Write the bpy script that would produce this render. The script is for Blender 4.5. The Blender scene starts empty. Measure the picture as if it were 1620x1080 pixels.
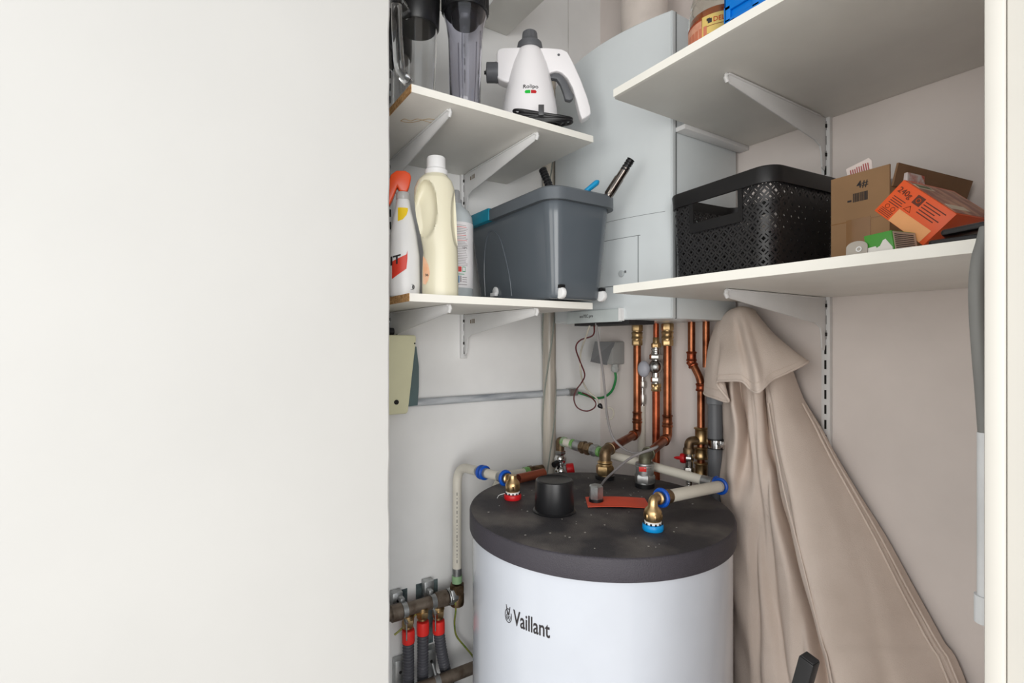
import bpy, bmesh, math, random
from mathutils import Vector, Matrix
random.seed(7)
C = bpy.context.scene.collection
V = Vector
PI = math.pi

# ---------------------------------------------------------------- camera, light, exposure
CAM = V((1.3295, -1.218, 1.40))
SN, CS = 0.8415, 0.5403
FWD = V((-SN, CS, 0)); RGT = V((CS, SN, 0)); UP = V((0, 0, 1))
cd = bpy.data.cameras.new('camera'); cam = bpy.data.objects.new('camera', cd); C.objects.link(cam)
cd.sensor_width = 36; cd.lens = 18.0; cd.clip_start = 0.02
cam.matrix_world = Matrix.Translation(CAM) @ Matrix(((RGT.x, 0, -FWD.x), (RGT.y, 0, -FWD.y), (0, 1, 0))).to_4x4()
bpy.context.scene.camera = cam
sc = bpy.context.scene
sc.view_settings.view_transform = 'Standard'; sc.view_settings.look = 'None'
sc.view_settings.exposure = 0.50; sc.view_settings.gamma = 1.0
sc.cycles.max_bounces = 12; sc.cycles.transparent_max_bounces = 16; sc.cycles.transmission_bounces = 12

w = bpy.data.worlds.new('world'); sc.world = w; w.use_nodes = True
w.node_tree.nodes['Background'].inputs[0].default_value = (0.93, 0.97, 1.0, 1)
w.node_tree.nodes['Background'].inputs[1].default_value = 0.66

def area(name, loc, target, sx, sy, power, col):
    l = bpy.data.lights.new(name, 'AREA'); l.shape = 'RECTANGLE'; l.size = sx; l.size_y = sy
    l.energy = power; l.color = col
    o = bpy.data.objects.new(name, l); C.objects.link(o); o.location = loc
    o.rotation_euler = (V(target) - V(loc)).to_track_quat('-Z', 'Y').to_euler()
    return o
area('window_daylight', (3.2, -2.1, 1.35), (0.2, -0.4, 1.15), 1.8, 1.8, 44, (1.0, 0.985, 0.96))
area('added_fill_light', (1.75, -3.7, 1.4), (0.75, -0.2, 1.15), 1.6, 1.9, 20, (1.0, 0.96, 0.90))  # added fill lamp, brightens the back wall that the right wall screens

# ---------------------------------------------------------------- measuring: a sight line through the lens centre met with a real plane
def ray(px, py): return FWD + RGT * ((px - 810) / 810) + UP * ((540 - py) / 810)
def at(px, py, z): return CAM + ray(px, py) * z
def onX(px, py, X): r = ray(px, py); return CAM + r * ((X - CAM.x) / r.x)
def onY(px, py, Y): r = ray(px, py); return CAM + r * ((Y - CAM.y) / r.y)
def onZ(px, py, Z): r = ray(px, py); return CAM + r * ((Z - CAM.z) / r.z)

# ---------------------------------------------------------------- materials
def lin(c): return tuple((x / 255 / 12.92 if x / 255 <= 0.04045 else ((x / 255 + 0.055) / 1.055) ** 2.4) for x in c)
MATS = {}
def mat(name, rgb, rough=0.5, metal=0.0, var=0.06, scale=12, bump=0.0, bscale=60, trans=0.0, ior=1.45, coat=0.0,
        rgb2=None, thr=None, alpha=1.0, stretch=(1, 1, 1)):
    if name in MATS: return MATS[name]
    m = bpy.data.materials.new(name); m.use_nodes = True; nt = m.node_tree; N = nt.nodes; L = nt.links
    b = N['Principled BSDF']; c = lin(rgb)
    b.inputs['Roughness'].default_value = rough; b.inputs['Metallic'].default_value = metal
    b.inputs['Transmission Weight'].default_value = trans; b.inputs['IOR'].default_value = ior
    b.inputs['Coat Weight'].default_value = coat; b.inputs['Alpha'].default_value = alpha
    tc = N.new('ShaderNodeTexCoord'); mp = N.new('ShaderNodeMapping'); mp.inputs['Scale'].default_value = stretch
    L.new(tc.outputs['Object'], mp.inputs['Vector'])
    n = N.new('ShaderNodeTexNoise'); n.inputs['Scale'].default_value = scale; n.inputs['Detail'].default_value = 6
    L.new(mp.outputs[0], n.inputs['Vector'])
    r = N.new('ShaderNodeValToRGB'); c2 = lin(rgb2) if rgb2 else tuple(x * (1 - 2.2 * var) for x in c)
    c1 = c if rgb2 else tuple(min(1, x * (1 + var)) for x in c)
    r.color_ramp.elements[0].color = (*c2, 1); r.color_ramp.elements[1].color = (*c1, 1)
    lo, hi = thr if thr else (0.3, 0.6)
    r.color_ramp.elements[0].position = lo; r.color_ramp.elements[1].position = hi
    L.new(n.outputs['Fac'], r.inputs[0]); L.new(r.outputs[0], b.inputs['Base Color'])
    if bump:
        n2 = N.new('ShaderNodeTexNoise'); n2.inputs['Scale'].default_value = bscale; n2.inputs['Detail'].default_value = 5
        L.new(mp.outputs[0], n2.inputs['Vector'])
        bp = N.new('ShaderNodeBump'); bp.inputs['Strength'].default_value = bump; bp.inputs['Distance'].default_value = 0.004
        L.new(n2.outputs['Fac'], bp.inputs['Height']); L.new(bp.outputs[0], b.inputs['Normal'])
    MATS[name] = m; return m

# ---------------------------------------------------------------- mesh builders (world coordinates)
def nb(): return bmesh.new()
def box(bm, a, b, bev=0.0, seg=2, R=None):
    a = V(a); b = V(b); c = (a + b) / 2; s = b - a
    t = bmesh.new(); bmesh.ops.create_cube(t, size=1)
    for v in t.verts: v.co = V((v.co.x * abs(s.x), v.co.y * abs(s.y), v.co.z * abs(s.z)))
    if bev: bmesh.ops.bevel(t, geom=t.edges[:], offset=bev, segments=seg, affect='EDGES', profile=0.5)
    for v in t.verts:
        p = v.co
        if R: p = R @ p
        v.co = p + c
    join(bm, t); return bm
def join(bm, t):
    me = bpy.data.meshes.new('tmp'); t.to_mesh(me); bm.from_mesh(me); bpy.data.meshes.remove(me); t.free()
def obox(bm, o, ex, ey, ez, bev=0.0):
    """box from a corner and three edge vectors"""
    t = bmesh.new(); o = V(o); ex = V(ex); ey = V(ey); ez = V(ez)
    vs = [t.verts.new(o + ex * i + ey * j + ez * k) for i in (0, 1) for j in (0, 1) for k in (0, 1)]
    for f in ((0, 1, 3, 2), (4, 6, 7, 5), (0, 4, 5, 1), (2, 3, 7, 6), (0, 2, 6, 4), (1, 5, 7, 3)): t.faces.new([vs[i] for i in f])
    bmesh.ops.recalc_face_normals(t, faces=t.faces[:])
    if bev: bmesh.ops.bevel(t, geom=t.edges[:], offset=bev, segments=2, affect='EDGES', profile=0.5)
    join(bm, t); return bm
def frame_of(d):
    d = d.normalized(); a = V((0, 0, 1)) if abs(d.z) < 0.9 else V((1, 0, 0))
    x = d.cross(a).normalized(); y = d.cross(x).normalized(); return x, y
def rings(bm, rs, close=True, cap=True):
    vs = [[bm.verts.new(p) for p in r] for r in rs]; n = len(rs[0])
    for i in range(len(vs) - 1):
        for j in range(n if close else n - 1):
            k = (j + 1) % n
            bm.faces.new((vs[i][j], vs[i][k], vs[i + 1][k], vs[i + 1][j]))
    if cap and close:
        bm.faces.new(list(reversed(vs[0]))); bm.faces.new(vs[-1])
    bmesh.ops.recalc_face_normals(bm, faces=bm.faces[:]); return vs
def tube(bm, pts, r, seg=14, flat=1.0):
    pts = [V(p) for p in pts]; n = len(pts); T = []
    for i in range(n):
        d = pts[min(i + 1, n - 1)] - pts[max(i - 1, 0)]; T.append(d.normalized())
    x, y = frame_of(T[0]); rs = []; s = 0
    for i in range(n):
        if i:
            s += (pts[i] - pts[i - 1]).length
            q = T[i - 1].rotation_difference(T[i]); x = q @ x
            x = (x - T[i] * x.dot(T[i])).normalized()
        y = T[i].cross(x)
        rr = r(s) if callable(r) else (r[i] if isinstance(r, (list, tuple)) else r)
        rs.append([pts[i] + x * (rr * math.cos(2 * PI * k / seg)) + y * (rr * flat * math.sin(2 * PI * k / seg)) for k in range(seg)])
    t = bmesh.new(); rings(t, rs); join(bm, t); return bm
def fillet(pts, rad, n=7):
    pts = [V(p) for p in pts]; out = [pts[0]]
    for i in range(1, len(pts) - 1):
        a, b, c = pts[i - 1], pts[i], pts[i + 1]
        u = (a - b); v = (c - b); lu = u.length; lv = v.length; u /= lu; v /= lv
        t = min(rad, lu * 0.48, lv * 0.48)
        for k in range(n + 1):
            f = k / n
            out.append((b + u * t) * (1 - f) ** 2 + b * 2 * f * (1 - f) + (b + v * t) * f ** 2)
    out.append(pts[-1]); return out
def smooth(pts, n=8):
    P = [V(p) for p in pts]; P = [P[0] * 2 - P[1]] + P + [P[-1] * 2 - P[-2]]; out = []
    for i in range(1, len(P) - 2):
        for k in range(n):
            out.append(cr(P[i - 1], P[i], P[i + 1], P[i + 2], k / n))
    out.append(P[-2]); return out
def cr(a, b, c, d, t):
    return 0.5 * ((2 * b) + (c - a) * t + (2 * a - 5 * b + 4 * c - d) * t * t + (3 * b - a - 3 * c + d) * t ** 3)
def lathe(bm, o, prof, axis=(0, 0, 1), seg=40, cap=True, sx=1.0, hexa=False):
    """prof: list of (radius, distance along axis)"""
    o = V(o); ax = V(axis).normalized(); x, y = frame_of(ax); rs = []
    for r, h in prof:
        rs.append([o + ax * h + x * (r * sx * math.cos(2 * PI * k / seg)) + y * (r * math.sin(2 * PI * k / seg)) for k in range(seg)])
    t = bmesh.new(); rings(t, rs, cap=cap); join(bm, t); return bm
def cyl(bm, a, b, r, r2=None, seg=24):
    a = V(a); b = V(b); L = (b - a).length; return lathe(bm, a, [(r, 0), (r if r2 is None else r2, L)], b - a, seg)
def hexn(bm, a, b, r): return cyl(bm, a, b, r, seg=6)
def ringt(bm, c, axis, R, r, seg=28, s2=8):
    x, y = frame_of(V(axis)); c = V(c); ax = V(axis).normalized(); t = bmesh.new(); rs = []
    for i in range(seg):
        a = 2 * PI * i / seg; d = x * math.cos(a) + y * math.sin(a)
        rs.append([c + d * (R + r * math.cos(2 * PI * k / s2)) + ax * (r * math.sin(2 * PI * k / s2)) for k in range(s2)])
    rs.append(rs[0]); rings(t, rs, cap=False); bmesh.ops.remove_doubles(t, verts=t.verts[:], dist=1e-6); join(bm, t); return bm
def prism(bm, poly, o, ux, uy, depth, bev=0.0, seg=2):
    """2-D polygon (u,v) in plane o+u*ux+v*uy, extruded along ux x uy by depth, centred"""
    ux = V(ux); uy = V(uy); n = ux.cross(uy).normalized(); o = V(o); t = bmesh.new()
    f = t.faces.new([t.verts.new(o + ux * p[0] + uy * p[1] - n * depth / 2) for p in poly])
    e = bmesh.ops.extrude_face_region(t, geom=[f])
    for g in e['geom']:
        if isinstance(g, bmesh.types.BMVert): g.co += n * depth
    bmesh.ops.recalc_face_normals(t, faces=t.faces[:])
    if bev: bmesh.ops.bevel(t, geom=t.edges[:], offset=bev, segments=seg, affect='EDGES', profile=0.5, clamp_overlap=True)
    join(bm, t); return bm
def ball(bm, c, r, s=(1, 1, 1), seg=20):
    t = bmesh.new(); bmesh.ops.create_uvsphere(t, u_segments=seg, v_segments=seg // 2, radius=r)
    for v in t.verts: v.co = V((v.co.x * s[0], v.co.y * s[1], v.co.z * s[2])) + V(c)
    join(bm, t); return bm
def rrect(cx, cy, hx, hy, r, rot=0, n=6):
    out = []
    for qx, qy, a0 in ((1, 1, 0), (-1, 1, 90), (-1, -1, 180), (1, -1, 270)):
        for k in range(n + 1):
            a = math.radians(a0 + 90 * k / n)
            out.append((qx * (hx - r) + r * math.cos(a), qy * (hy - r) + r * math.sin(a)))
    c, s = math.cos(rot), math.sin(rot)
    return [(cx + x * c - y * s, cy + x * s + y * c) for x, y in out]
def ring3(poly, z): return [V((x, y, z)) for x, y in poly]
def ell(cx, cy, z, rx, ry, rot=0, n=2.0, seg=40):
    out = []; c, s = math.cos(rot), math.sin(rot)
    for k in range(seg):
        a = 2 * PI * k / seg; ca, sa = math.cos(a), math.sin(a)
        x = rx * abs(ca) ** (2 / n) * (1 if ca >= 0 else -1); y = ry * abs(sa) ** (2 / n) * (1 if sa >= 0 else -1)
        out.append(V((cx + x * c - y * s, cy + x * s + y * c, z)))
    return out
def textbm(s, size, o, ux, uy, thick=0.0004, align='LEFT', bold=0.0, fn=None, sx=1.0):
    cu = bpy.data.curves.new('t', 'FONT'); cu.body = s; cu.size = 1.0; cu.align_x = align; cu.offset = bold; cu.resolution_u = 3
    ob = bpy.data.objects.new('t', cu); C.objects.link(ob)
    bpy.context.view_layer.update()
    me = bpy.data.meshes.new_from_object(ob.evaluated_get(bpy.context.evaluated_depsgraph_get()))
    bpy.data.objects.remove(ob); bpy.data.curves.remove(cu)
    bm = bmesh.new(); bm.from_mesh(me); bpy.data.meshes.remove(me)
    e = bmesh.ops.extrude_face_region(bm, geom=bm.faces[:])
    for g in e['geom']:
        if isinstance(g, bmesh.types.BMVert): g.co.z += 1
    o = V(o); ux = V(ux); uy = V(uy); n = ux.cross(uy).normalized()
    for v in bm.verts:
        u, q, d = v.co.x * size * sx, v.co.y * size, v.co.z * thick
        v.co = fn(u, q, d) if fn else o + ux * u + uy * q + n * d
    bmesh.ops.recalc_face_normals(bm, faces=bm.faces[:]); return bm

# ---------------------------------------------------------------- objects
ORG = {}
def thing(name, label, cat, loc, group=None):
    o = bpy.data.objects.new(name, None); C.objects.link(o); o.location = loc; o.empty_display_size = 0.05
    o['label'] = label; o['category'] = cat
    if group: o['group'] = group
    ORG[o.name] = V(loc); return o
def obj(name, bm, m, parent=None, sm=True, loc=None, label=None, ang=40, mats=None):
    org = ORG[parent.name] if parent else V(loc if loc else (0, 0, 0))
    for v in bm.verts: v.co -= org
    me = bpy.data.meshes.new(name); bm.to_mesh(me); bm.free()
    for p in me.polygons: p.use_smooth = sm
    me.materials.append(m)
    for q in (mats or []): me.materials.append(q)
    if sm:
        try: me.set_sharp_from_angle(angle=math.radians(ang))
        except Exception: pass
    o = bpy.data.objects.new(name, me); C.objects.link(o)
    if parent: o.parent = parent
    else: o.location = org
    ORG[o.name] = V(org)
    if label: o['label'] = label
    return o
def tag(o, label, cat, group=None):
    o['label'] = label; o['category'] = cat
    if group: o['group'] = group
    return o
def struct(name, bm, m, sm=False, parent=None, label=None):
    o = obj(name, bm, m, parent, sm)
    if not parent: o['kind'] = 'structure'
    if label: o['label'] = label
    return o

# palette
M_part = mat('partition_paint', (205, 204, 201), 0.75, var=0.012, scale=3, bump=0.08, bscale=25)
M_wleft = mat('left_wall_paint', (238, 238, 237), 0.7, var=0.03, scale=4, bump=0.12, bscale=18)
M_wback = mat('back_wall_paint', (228, 219, 214), 0.7, var=0.035, scale=4, bump=0.10, bscale=20)
M_ceil = mat('ceiling_paint', (200, 195, 190), 0.8)
M_floor = mat('floor_tile', (150, 142, 134), 0.5)
M_frame = mat('door_frame_paint', (206, 203, 196), 0.45, var=0.01)
M_lam = mat('white_laminate', (232, 230, 224), 0.45, var=0.02, scale=8, bump=0.03)
M_edge = mat('white_edge_band', (244, 242, 234), 0.4, var=0.01)
M_chip = mat('chipboard', (214, 172, 118), 0.85, rgb2=(166, 118, 70), scale=260, thr=(0.35, 0.6), bump=0.4, bscale=300)
M_brk = mat('bracket_paint', (222, 222, 222), 0.4, var=0.02)
M_dark = mat('dark_gap', (28, 26, 25), 0.8)
M_cop = mat('copper', (172, 108, 76), 0.36, 1.0, rgb2=(98, 54, 36), scale=22, thr=(0.3, 0.62))
M_cop2 = mat('copper_dull', (190, 104, 72), 0.42, 1.0, rgb2=(130, 62, 44), scale=30, thr=(0.3, 0.62))
M_brass = mat('brass', (216, 186, 138), 0.36, 1.0, rgb2=(150, 122, 86), scale=45, thr=(0.3, 0.62))
M_bronze = mat('aged_bronze', (140, 118, 92), 0.45, 0.9, rgb2=(80, 62, 46), scale=40)
M_steel = mat('steel', (190, 188, 184), 0.25, 1.0, var=0.12, scale=30)
M_galv = mat('galvanised', (176, 178, 178), 0.42, 0.9, var=0.15, scale=40)
M_chrome = mat('chrome', (215, 215, 215), 0.08, 1.0, var=0.02)
M_iron = mat('brown_iron_pipe', (132, 120, 108), 0.5, 0.6, rgb2=(88, 74, 62), scale=35)
M_wpipe = mat('white_multilayer_pipe', (226, 221, 208), 0.42, var=0.03, scale=14)
M_blue = mat('blue_ring', (14, 78, 176), 0.3, var=0.05)
M_cyan = mat('cyan_cap', (10, 150, 222), 0.35, var=0.04)
M_red = mat('red_cap', (206, 28, 34), 0.38, var=0.05)
M_redo = mat('red_collar', (226, 50, 44), 0.4, var=0.05)
M_green = mat('green_insert', (120, 176, 96), 0.45, rgb2=(168, 180, 160), scale=60, thr=(0.4,0.55))
M_black = mat('black_plastic', (26, 26, 28), 0.35, var=0.1)
M_bmat = mat('matte_black_plastic', (40, 39, 41), 0.6, var=0.1)
M_white = mat('white_plastic', (238, 238, 238), 0.3, var=0.01)
M_ink = mat('dark_ink', (46, 42, 44), 0.6, var=0.02)
M_gink = mat('grey_ink', (150, 146, 146), 0.7, var=0.02)
# ================================================================ SETTING
struct('floor', box(nb(), (-0.2, -5, -0.05), (5, 0.2, 0)), M_floor)
struct('ceiling', box(nb(), (-0.2, -1.4, 2.62), (1.6, 0.2, 2.7)), M_ceil)
struct('wall_left', box(nb(), (-0.15, -1.2, 0), (0, 0.15, 2.62)), M_wleft)
struct('wall_back', box(nb(), (0, 0, 0), (1.5, 0.15, 2.62)), M_wback)
struct('wall_right', box(nb(), (1.235, -0.62, 0), (1.36, 0, 2.62)), M_wback)
# room partition on the left: plastered return wall with a slightly worn free edge
bm = nb(); r_ = []
n = 90
rr = random.Random(3)
for i in range(n + 1):
    z = 2.7 * i / n; j = rr.uniform(-0.0012, 0.0006)
    r_.append([V((0.449, -4.6, z)), V((0.449, -0.913 + j, z)), V((0.4475, -0.9105 + j, z)), V((0.444, -0.909 + j, z)), V((0.30, -0.909, z)), V((0.0, -0.909, z)), V((0.0, -4.6, z))])
rings(bm, r_)
struct('wall_front', bm, M_part)
# door frame on the right
fr = struct('door_1', box(nb(), (1.194, -0.70, 0), (1.206, -0.60, 2.7), 0.002), M_frame, sm=True)
struct('door_frame', box(nb(), (1.2065, -0.697, 0), (1.32, -0.60, 2.7), 0.0012), M_frame, sm=True, parent=fr)
# cracks and seams in the plaster
def crack(name, p, q, r, m, jit=0.002):
    pts = [V(p).lerp(V(q), k / 24) + V((rr.uniform(-1, 1), rr.uniform(-1, 1), 0)) * jit for k in range(25)]
    return tube(nb(), pts, r, 5)
a = onX(899, 100, 0)
struct('trim_1', crack('c', (0.0, a.y, 1.62), (0.0, a.y, 2.62), 0.0006, M_dark, 0.0005), mat('plaster_seam', (120, 108, 100), 0.9))

# ================================================================ SHELVES
TH = 0.0155
def shelf_left(ztop, y0, y1, label, group=None):
    t = thing('wall_shelf', label, 'shelf', (0.2, (y0 + y1) / 2, ztop - TH), group)
    obj('shelf_board', box(nb(), (0.002, y0 + 0.0005, ztop - TH), (0.394, y1, ztop), 0.0006), M_lam, t)
    obj('edge_band', box(nb(), (0.394, y0, ztop - TH), (0.3952, y1, ztop)), M_edge, t, sm=False)
    obj('end_edge', box(nb(), (0.003, y0 - 0.0012, ztop - TH), (0.3945, y0 + 0.0005, ztop)), M_chip, t, sm=False, label='raw chipboard end of the white shelf')
    return t
ZL, ZM, ZT = 1.493, 1.896, 2.351
shelf_left(ZL, -0.852, -0.387, 'short white laminate shelf carrying the cleaning bottles and grey storage box')
shelf_left(ZM, -0.848, -0.385, 'short white laminate shelf carrying the jugs and the handheld steamer')
shelf_left(ZT, -0.852, -0.385, 'highest white shelf above the jugs, only its grey underside showing')
st = [o for o in bpy.data.objects if o.name.startswith('wall_shelf') and 'jugs and' in o['label']][0]
bm = nb(); q0 = V((0.0, 0.0, ZM - TH - 0.0003))
P = [onZ(px, py, ZM - TH - 0.0002) for px, py in ((634, 191), (640, 188), (650, 191), (660, 188), (672, 191), (684, 194), (690, 190), (676, 188), (655, 193), (642, 193), (634, 191))]
tube(bm, smooth(P, 5), 0.0007, 5); obj('stain', bm, mat('tea_stain', (176, 150, 110), 0.8), st, label='small brown stain on the underside')
def shelf_right(ztop, label):
    t = thing('wall_shelf', label, 'shelf', (0.9, -0.24, ztop - TH))
    poly = [(0.564, -0.478), (1.225, -0.478), (1.225, -0.002), (0.557, -0.002), (0.557, -0.470)]
    bm = nb(); prism(bm, poly, (0, 0, ztop - TH / 2), (1, 0, 0), (0, 1, 0), TH, 0.0006)
    obj('shelf_board', bm, M_lam, t)
    obj('edge_band', box(nb(), (0.562, -0.4795, ztop - TH), (1.225, -0.478, ztop)), M_edge, t, sm=False)
    return t
ZRL, ZRU = 1.514, 1.914
shelf_right(ZRL, 'long white shelf carrying the black basket and the cardboard box')
shelf_right(ZRU, 'long white shelf carrying the jar and the blue crate')
struct('trim_2', box(nb(), (0.5295, -0.250, ZRU - TH - 0.010), (0.556, -0.002, ZRU - TH + 0.001), 0.001), M_brk, sm=True)

# rails and brackets
def rail(p, n, z0, z1, label):
    """slotted rail: p=(x,y) on the wall, n = outward normal"""
    n = V(n); s = V((-n.y, n.x, 0)); o = V((p[0], p[1], 0))
    t = thing('shelf_rail', label, 'shelf rail', (p[0], p[1], z0))
    bm = nb(); obox(bm, o - s * 0.009 + V((0, 0, z0)), s * 0.018, n * 0.012, V((0, 0, z1 - z0)), 0.001)
    obj('channel', bm, M_brk, t)
    bm = nb(); z = z0 + 0.012
    while z < z1 - 0.03:
        obox(bm, o - s * 0.0022 + n * 0.0115 + V((0, 0, z)), s * 0.0044, n * 0.001, V((0, 0, 0.020)))
        z += 0.0333
    obj('slots', bm, M_dark, t, sm=False)
    bm = nb()
    cyl(bm, o + n * 0.012 + V((0, 0, z0 + 0.052)), o + n * 0.0135 + V((0, 0, z0 + 0.052)), 0.004)
    obj('screw', bm, M_galv, t)
def bracket(p, n, ztop, L, label, lab=False):
    n = V(n); s = V((-n.y, n.x, 0)); o = V((p[0], p[1], ztop - TH - 0.0006)) + n * 0.0122
    t = thing('shelf_bracket', label, 'shelf bracket', o)
    poly = [(0, 0), (L, 0), (L + 0.004, -0.004), (L, -0.012), (L - 0.012, -0.018), (0.045, -0.058), (0.024, -0.067), (0.019, -0.082), (0.017, -0.112), (0.006, -0.118), (0, -0.10)]
    bm = nb(); prism(bm, poly, o, n, (0, 0, 1), 0.0030, 0.0006); 
    obox(bm, o + n * 0.03 - s * 0.005 - V((0, 0, 0.0035)), n * (L - 0.035), s * 0.010, V((0, 0, 0.003)), 0.0006)
    pts = [o + n * (L - 0.002) - V((0, 0, 0.0045)), o + n * (L + 0.001) - V((0, 0, 0.009)), o + n * (L - 0.004) - V((0, 0, 0.016))]
    tube(bm, pts, 0.004, 8)
    obj('arm', bm, M_brk, t)
    for z in (-0.018, -0.082): obj('hook', box(nb(), o + V((0, 0, z)) - V((0.004, 0.004, 0.004)), o + V((0, 0, z)) + V((0.004, 0.004, 0.004)), 0.001), M_dark, t)
    if lab:
        bm = nb()
        for k, (u, wd) in enumerate(((0.040, 0.006), (0.050, 0.0035), (0.056, 0.0035), (0.062, 0.0035))):
            obox(bm, o + n * u - s * 0.0018 + V((0, 0, -0.026)), n * wd * 0.8, -s * 0.0004, V((0, 0, 0.012 if k else 0.010)))
        obj('sticker', bm, mat('brown_ink', (120, 104, 84), 0.6), t, sm=False)
    return t
yr1 = onX(733, 500, 0.006).y; yr2 = -0.756
rail((0, yr1), (1, 0, 0), 1.352, 2.56, 'white slotted steel rail on the bright wall below the short shelves')
rail((0, yr2), (1, 0, 0), 1.352, 2.56, 'white slotted steel rail on the bright wall beside the wall edge')
for z, nm in ((ZL, 'under the bottle shelf'), (ZM, 'under the jug shelf'), (ZT, 'under the highest shelf')):
    bracket((0, yr1), (1, 0, 0), z, 0.362, 'white steel bracket %s, nearer the boiler' % nm, True)
    bracket((0, yr2), (1, 0, 0), z, 0.362, 'white steel bracket %s, nearer the wall edge' % nm)
xr = onY(1308, 500, -0.006).x
rail((xr, 0), (0, -1, 0), 0.96, 2.56, 'long white slotted rail on the beige wall behind the draped cloth')
bracket((xr, 0), (0, -1, 0), ZRL, 0.36, 'white steel bracket under the basket shelf')
bracket((xr, 0), (0, -1, 0), ZRU, 0.36, 'white steel bracket under the jar and crate shelf')

# ================================================================ HOT WATER TANK
TC = V((0.4554, -0.4256, 0)); TR = 0.29; TZ = 1.03
M_lid = mat('tank_lid', (56, 54, 57), 0.62, rgb2=(100, 95, 92), scale=10, thr=(0.32, 0.56), bump=0.35, bscale=420)
M_tank = mat('tank_enamel', (202, 207, 216), 0.2, var=0.01, coat=0.3)
tank = thing('hot_water_tank', 'large white cylindrical hot water tank with a dark lid, standing below the boiler', 'water tank', (TC.x, TC.y, 0))
bm = nb(); lathe(bm, TC, [(0.26, 0.0), (0.27, 0.03), (0.283, 0.035), (0.283, TZ - 0.03)], seg=120)
obj('body', bm, M_tank, tank)
bm = nb(); lathe(bm, TC, [(0.284, TZ - 0.043), (0.2895, TZ - 0.0425), (TR, TZ - 0.040), (TR, TZ - 0.005), (0.2885, TZ - 0.0015), (0.286, TZ - 0.0005)], seg=140)
obj('lid_band', bm, mat('lid_band', (62, 59, 66), 0.55, var=0.05, bump=0.35, bscale=420), tank, ang=50)
bm = nb(); lathe(bm, TC, [(0.2862, TZ - 0.004), (0.2862, TZ - 0.0005), (0.284, TZ), (0.10, TZ + 0.0002)], seg=140)
obj('lid', bm, M_lid, tank, ang=50)
def oncyl(px, py, R=0.2832):
    r = ray(px, py); o = CAM - TC; a = r.x ** 2 + r.y ** 2; b = o.x * r.x + o.y * r.y; c = o.x ** 2 + o.y ** 2 - R * R
    t = (-b - math.sqrt(b * b - a * c)) / a; return CAM + r * t
pv = oncyl(812.5, 985); pe = oncyl(870, 1004)
ph0 = math.atan2(pv.y - TC.y, pv.x - TC.x); ph1 = math.atan2(pe.y - TC.y, pe.x - TC.x)
arc = (ph1 - ph0) * 0.2832
print('TEXT arc', arc, pv.z, pe.z)
tz = (pv.z + pe.z) / 2 - 0.004
def wrap(u, q, d):
    a = ph0 + u / 0.2832; R = 0.2832 + d; return V((TC.x + R * math.cos(a), TC.y + R * math.sin(a), tz + q))
bmt = textbm('Vaillant', 0.040, (0, 0, 0), (1, 0, 0), (0, 1, 0), 0.0005, bold=0.012, fn=wrap, sx=1.0)
u_max = 0
for v in bmt.verts: u_max = max(u_max, (math.atan2(v.co.y - TC.y, v.co.x - TC.x) - ph0) * 0.2832)
bmt.free()
bmt = textbm('Vaillant', 0.040, (0, 0, 0), (1, 0, 0), (0, 1, 0), 0.0005, bold=0.012, fn=wrap, sx=arc / u_max)
obj('lettering', bmt, M_ink, tank, sm=False, label='dark grey maker lettering')
bm = nb()   # hare's head in an egg-shaped ring
def wl(u, q, d=0.0003): return wrap(u - 0.0135, q + 0.011, d)
tube(bm, [wl(0.0085 * math.cos(a), 0.0125 * math.sin(a) * (1.0 if math.sin(a) < 0 else 1.02)) for a in [math.radians(70 + 320 * k / 30) for k in range(31)]], 0.0007, 6)
tube(bm, [wl(-0.0055, 0.0195), wl(-0.0035, 0.010), wl(-0.001, 0.002)], [0.0006, 0.0011, 0.0016], 6)
tube(bm, [wl(0.0045, 0.0175), wl(0.003, 0.010), wl(0.001, 0.002)], [0.0006, 0.0011, 0.0016], 6)
for pts in (((-0.0045, 0.001), (-0.005, -0.004), (-0.002, -0.009)), ((0.0045, 0.001), (0.005, -0.004), (0.002, -0.009)), ((-0.002, 0.0), (0.0, -0.004), (0.002, 0.0)), ((-0.002, -0.006), (0.0, -0.0045), (0.002, -0.006))):
    tube(bm, smooth([wl(*p) for p in pts], 4), 0.0006, 6)
obj('emblem', bm, M_ink, tank)
# black cover cap
p = onZ(877, 808, TZ); p.z = TZ
cap = nb(); lathe(cap, p, [(0.046, 0.0005), (0.047, 0.003), (0.0425, 0.005), (0.0428, 0.006), (0.0412, 0.064), (0.0405, 0.068), (0.0375, 0.0695), (0.035, 0.068), (0.006, 0.068)], seg=60)
obj('cap', cap, M_black, tank, label='round black cover cap')
# sensor nut, and orange strip
p = onZ(943, 795, TZ); p.z = TZ
bm = nb(); cyl(bm, p, p + V((0, 0, 0.010)), 0.0165); obj('collar', bm, M_black, tank)
bm = nb(); lathe(bm, p + V((0, 0, 0.0102)), [(0.0155, 0), (0.0165, 0.006), (0.0165, 0.028), (0.013, 0.031)], seg=6); obj('nut', bm, M_galv, tank, ang=20)
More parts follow.
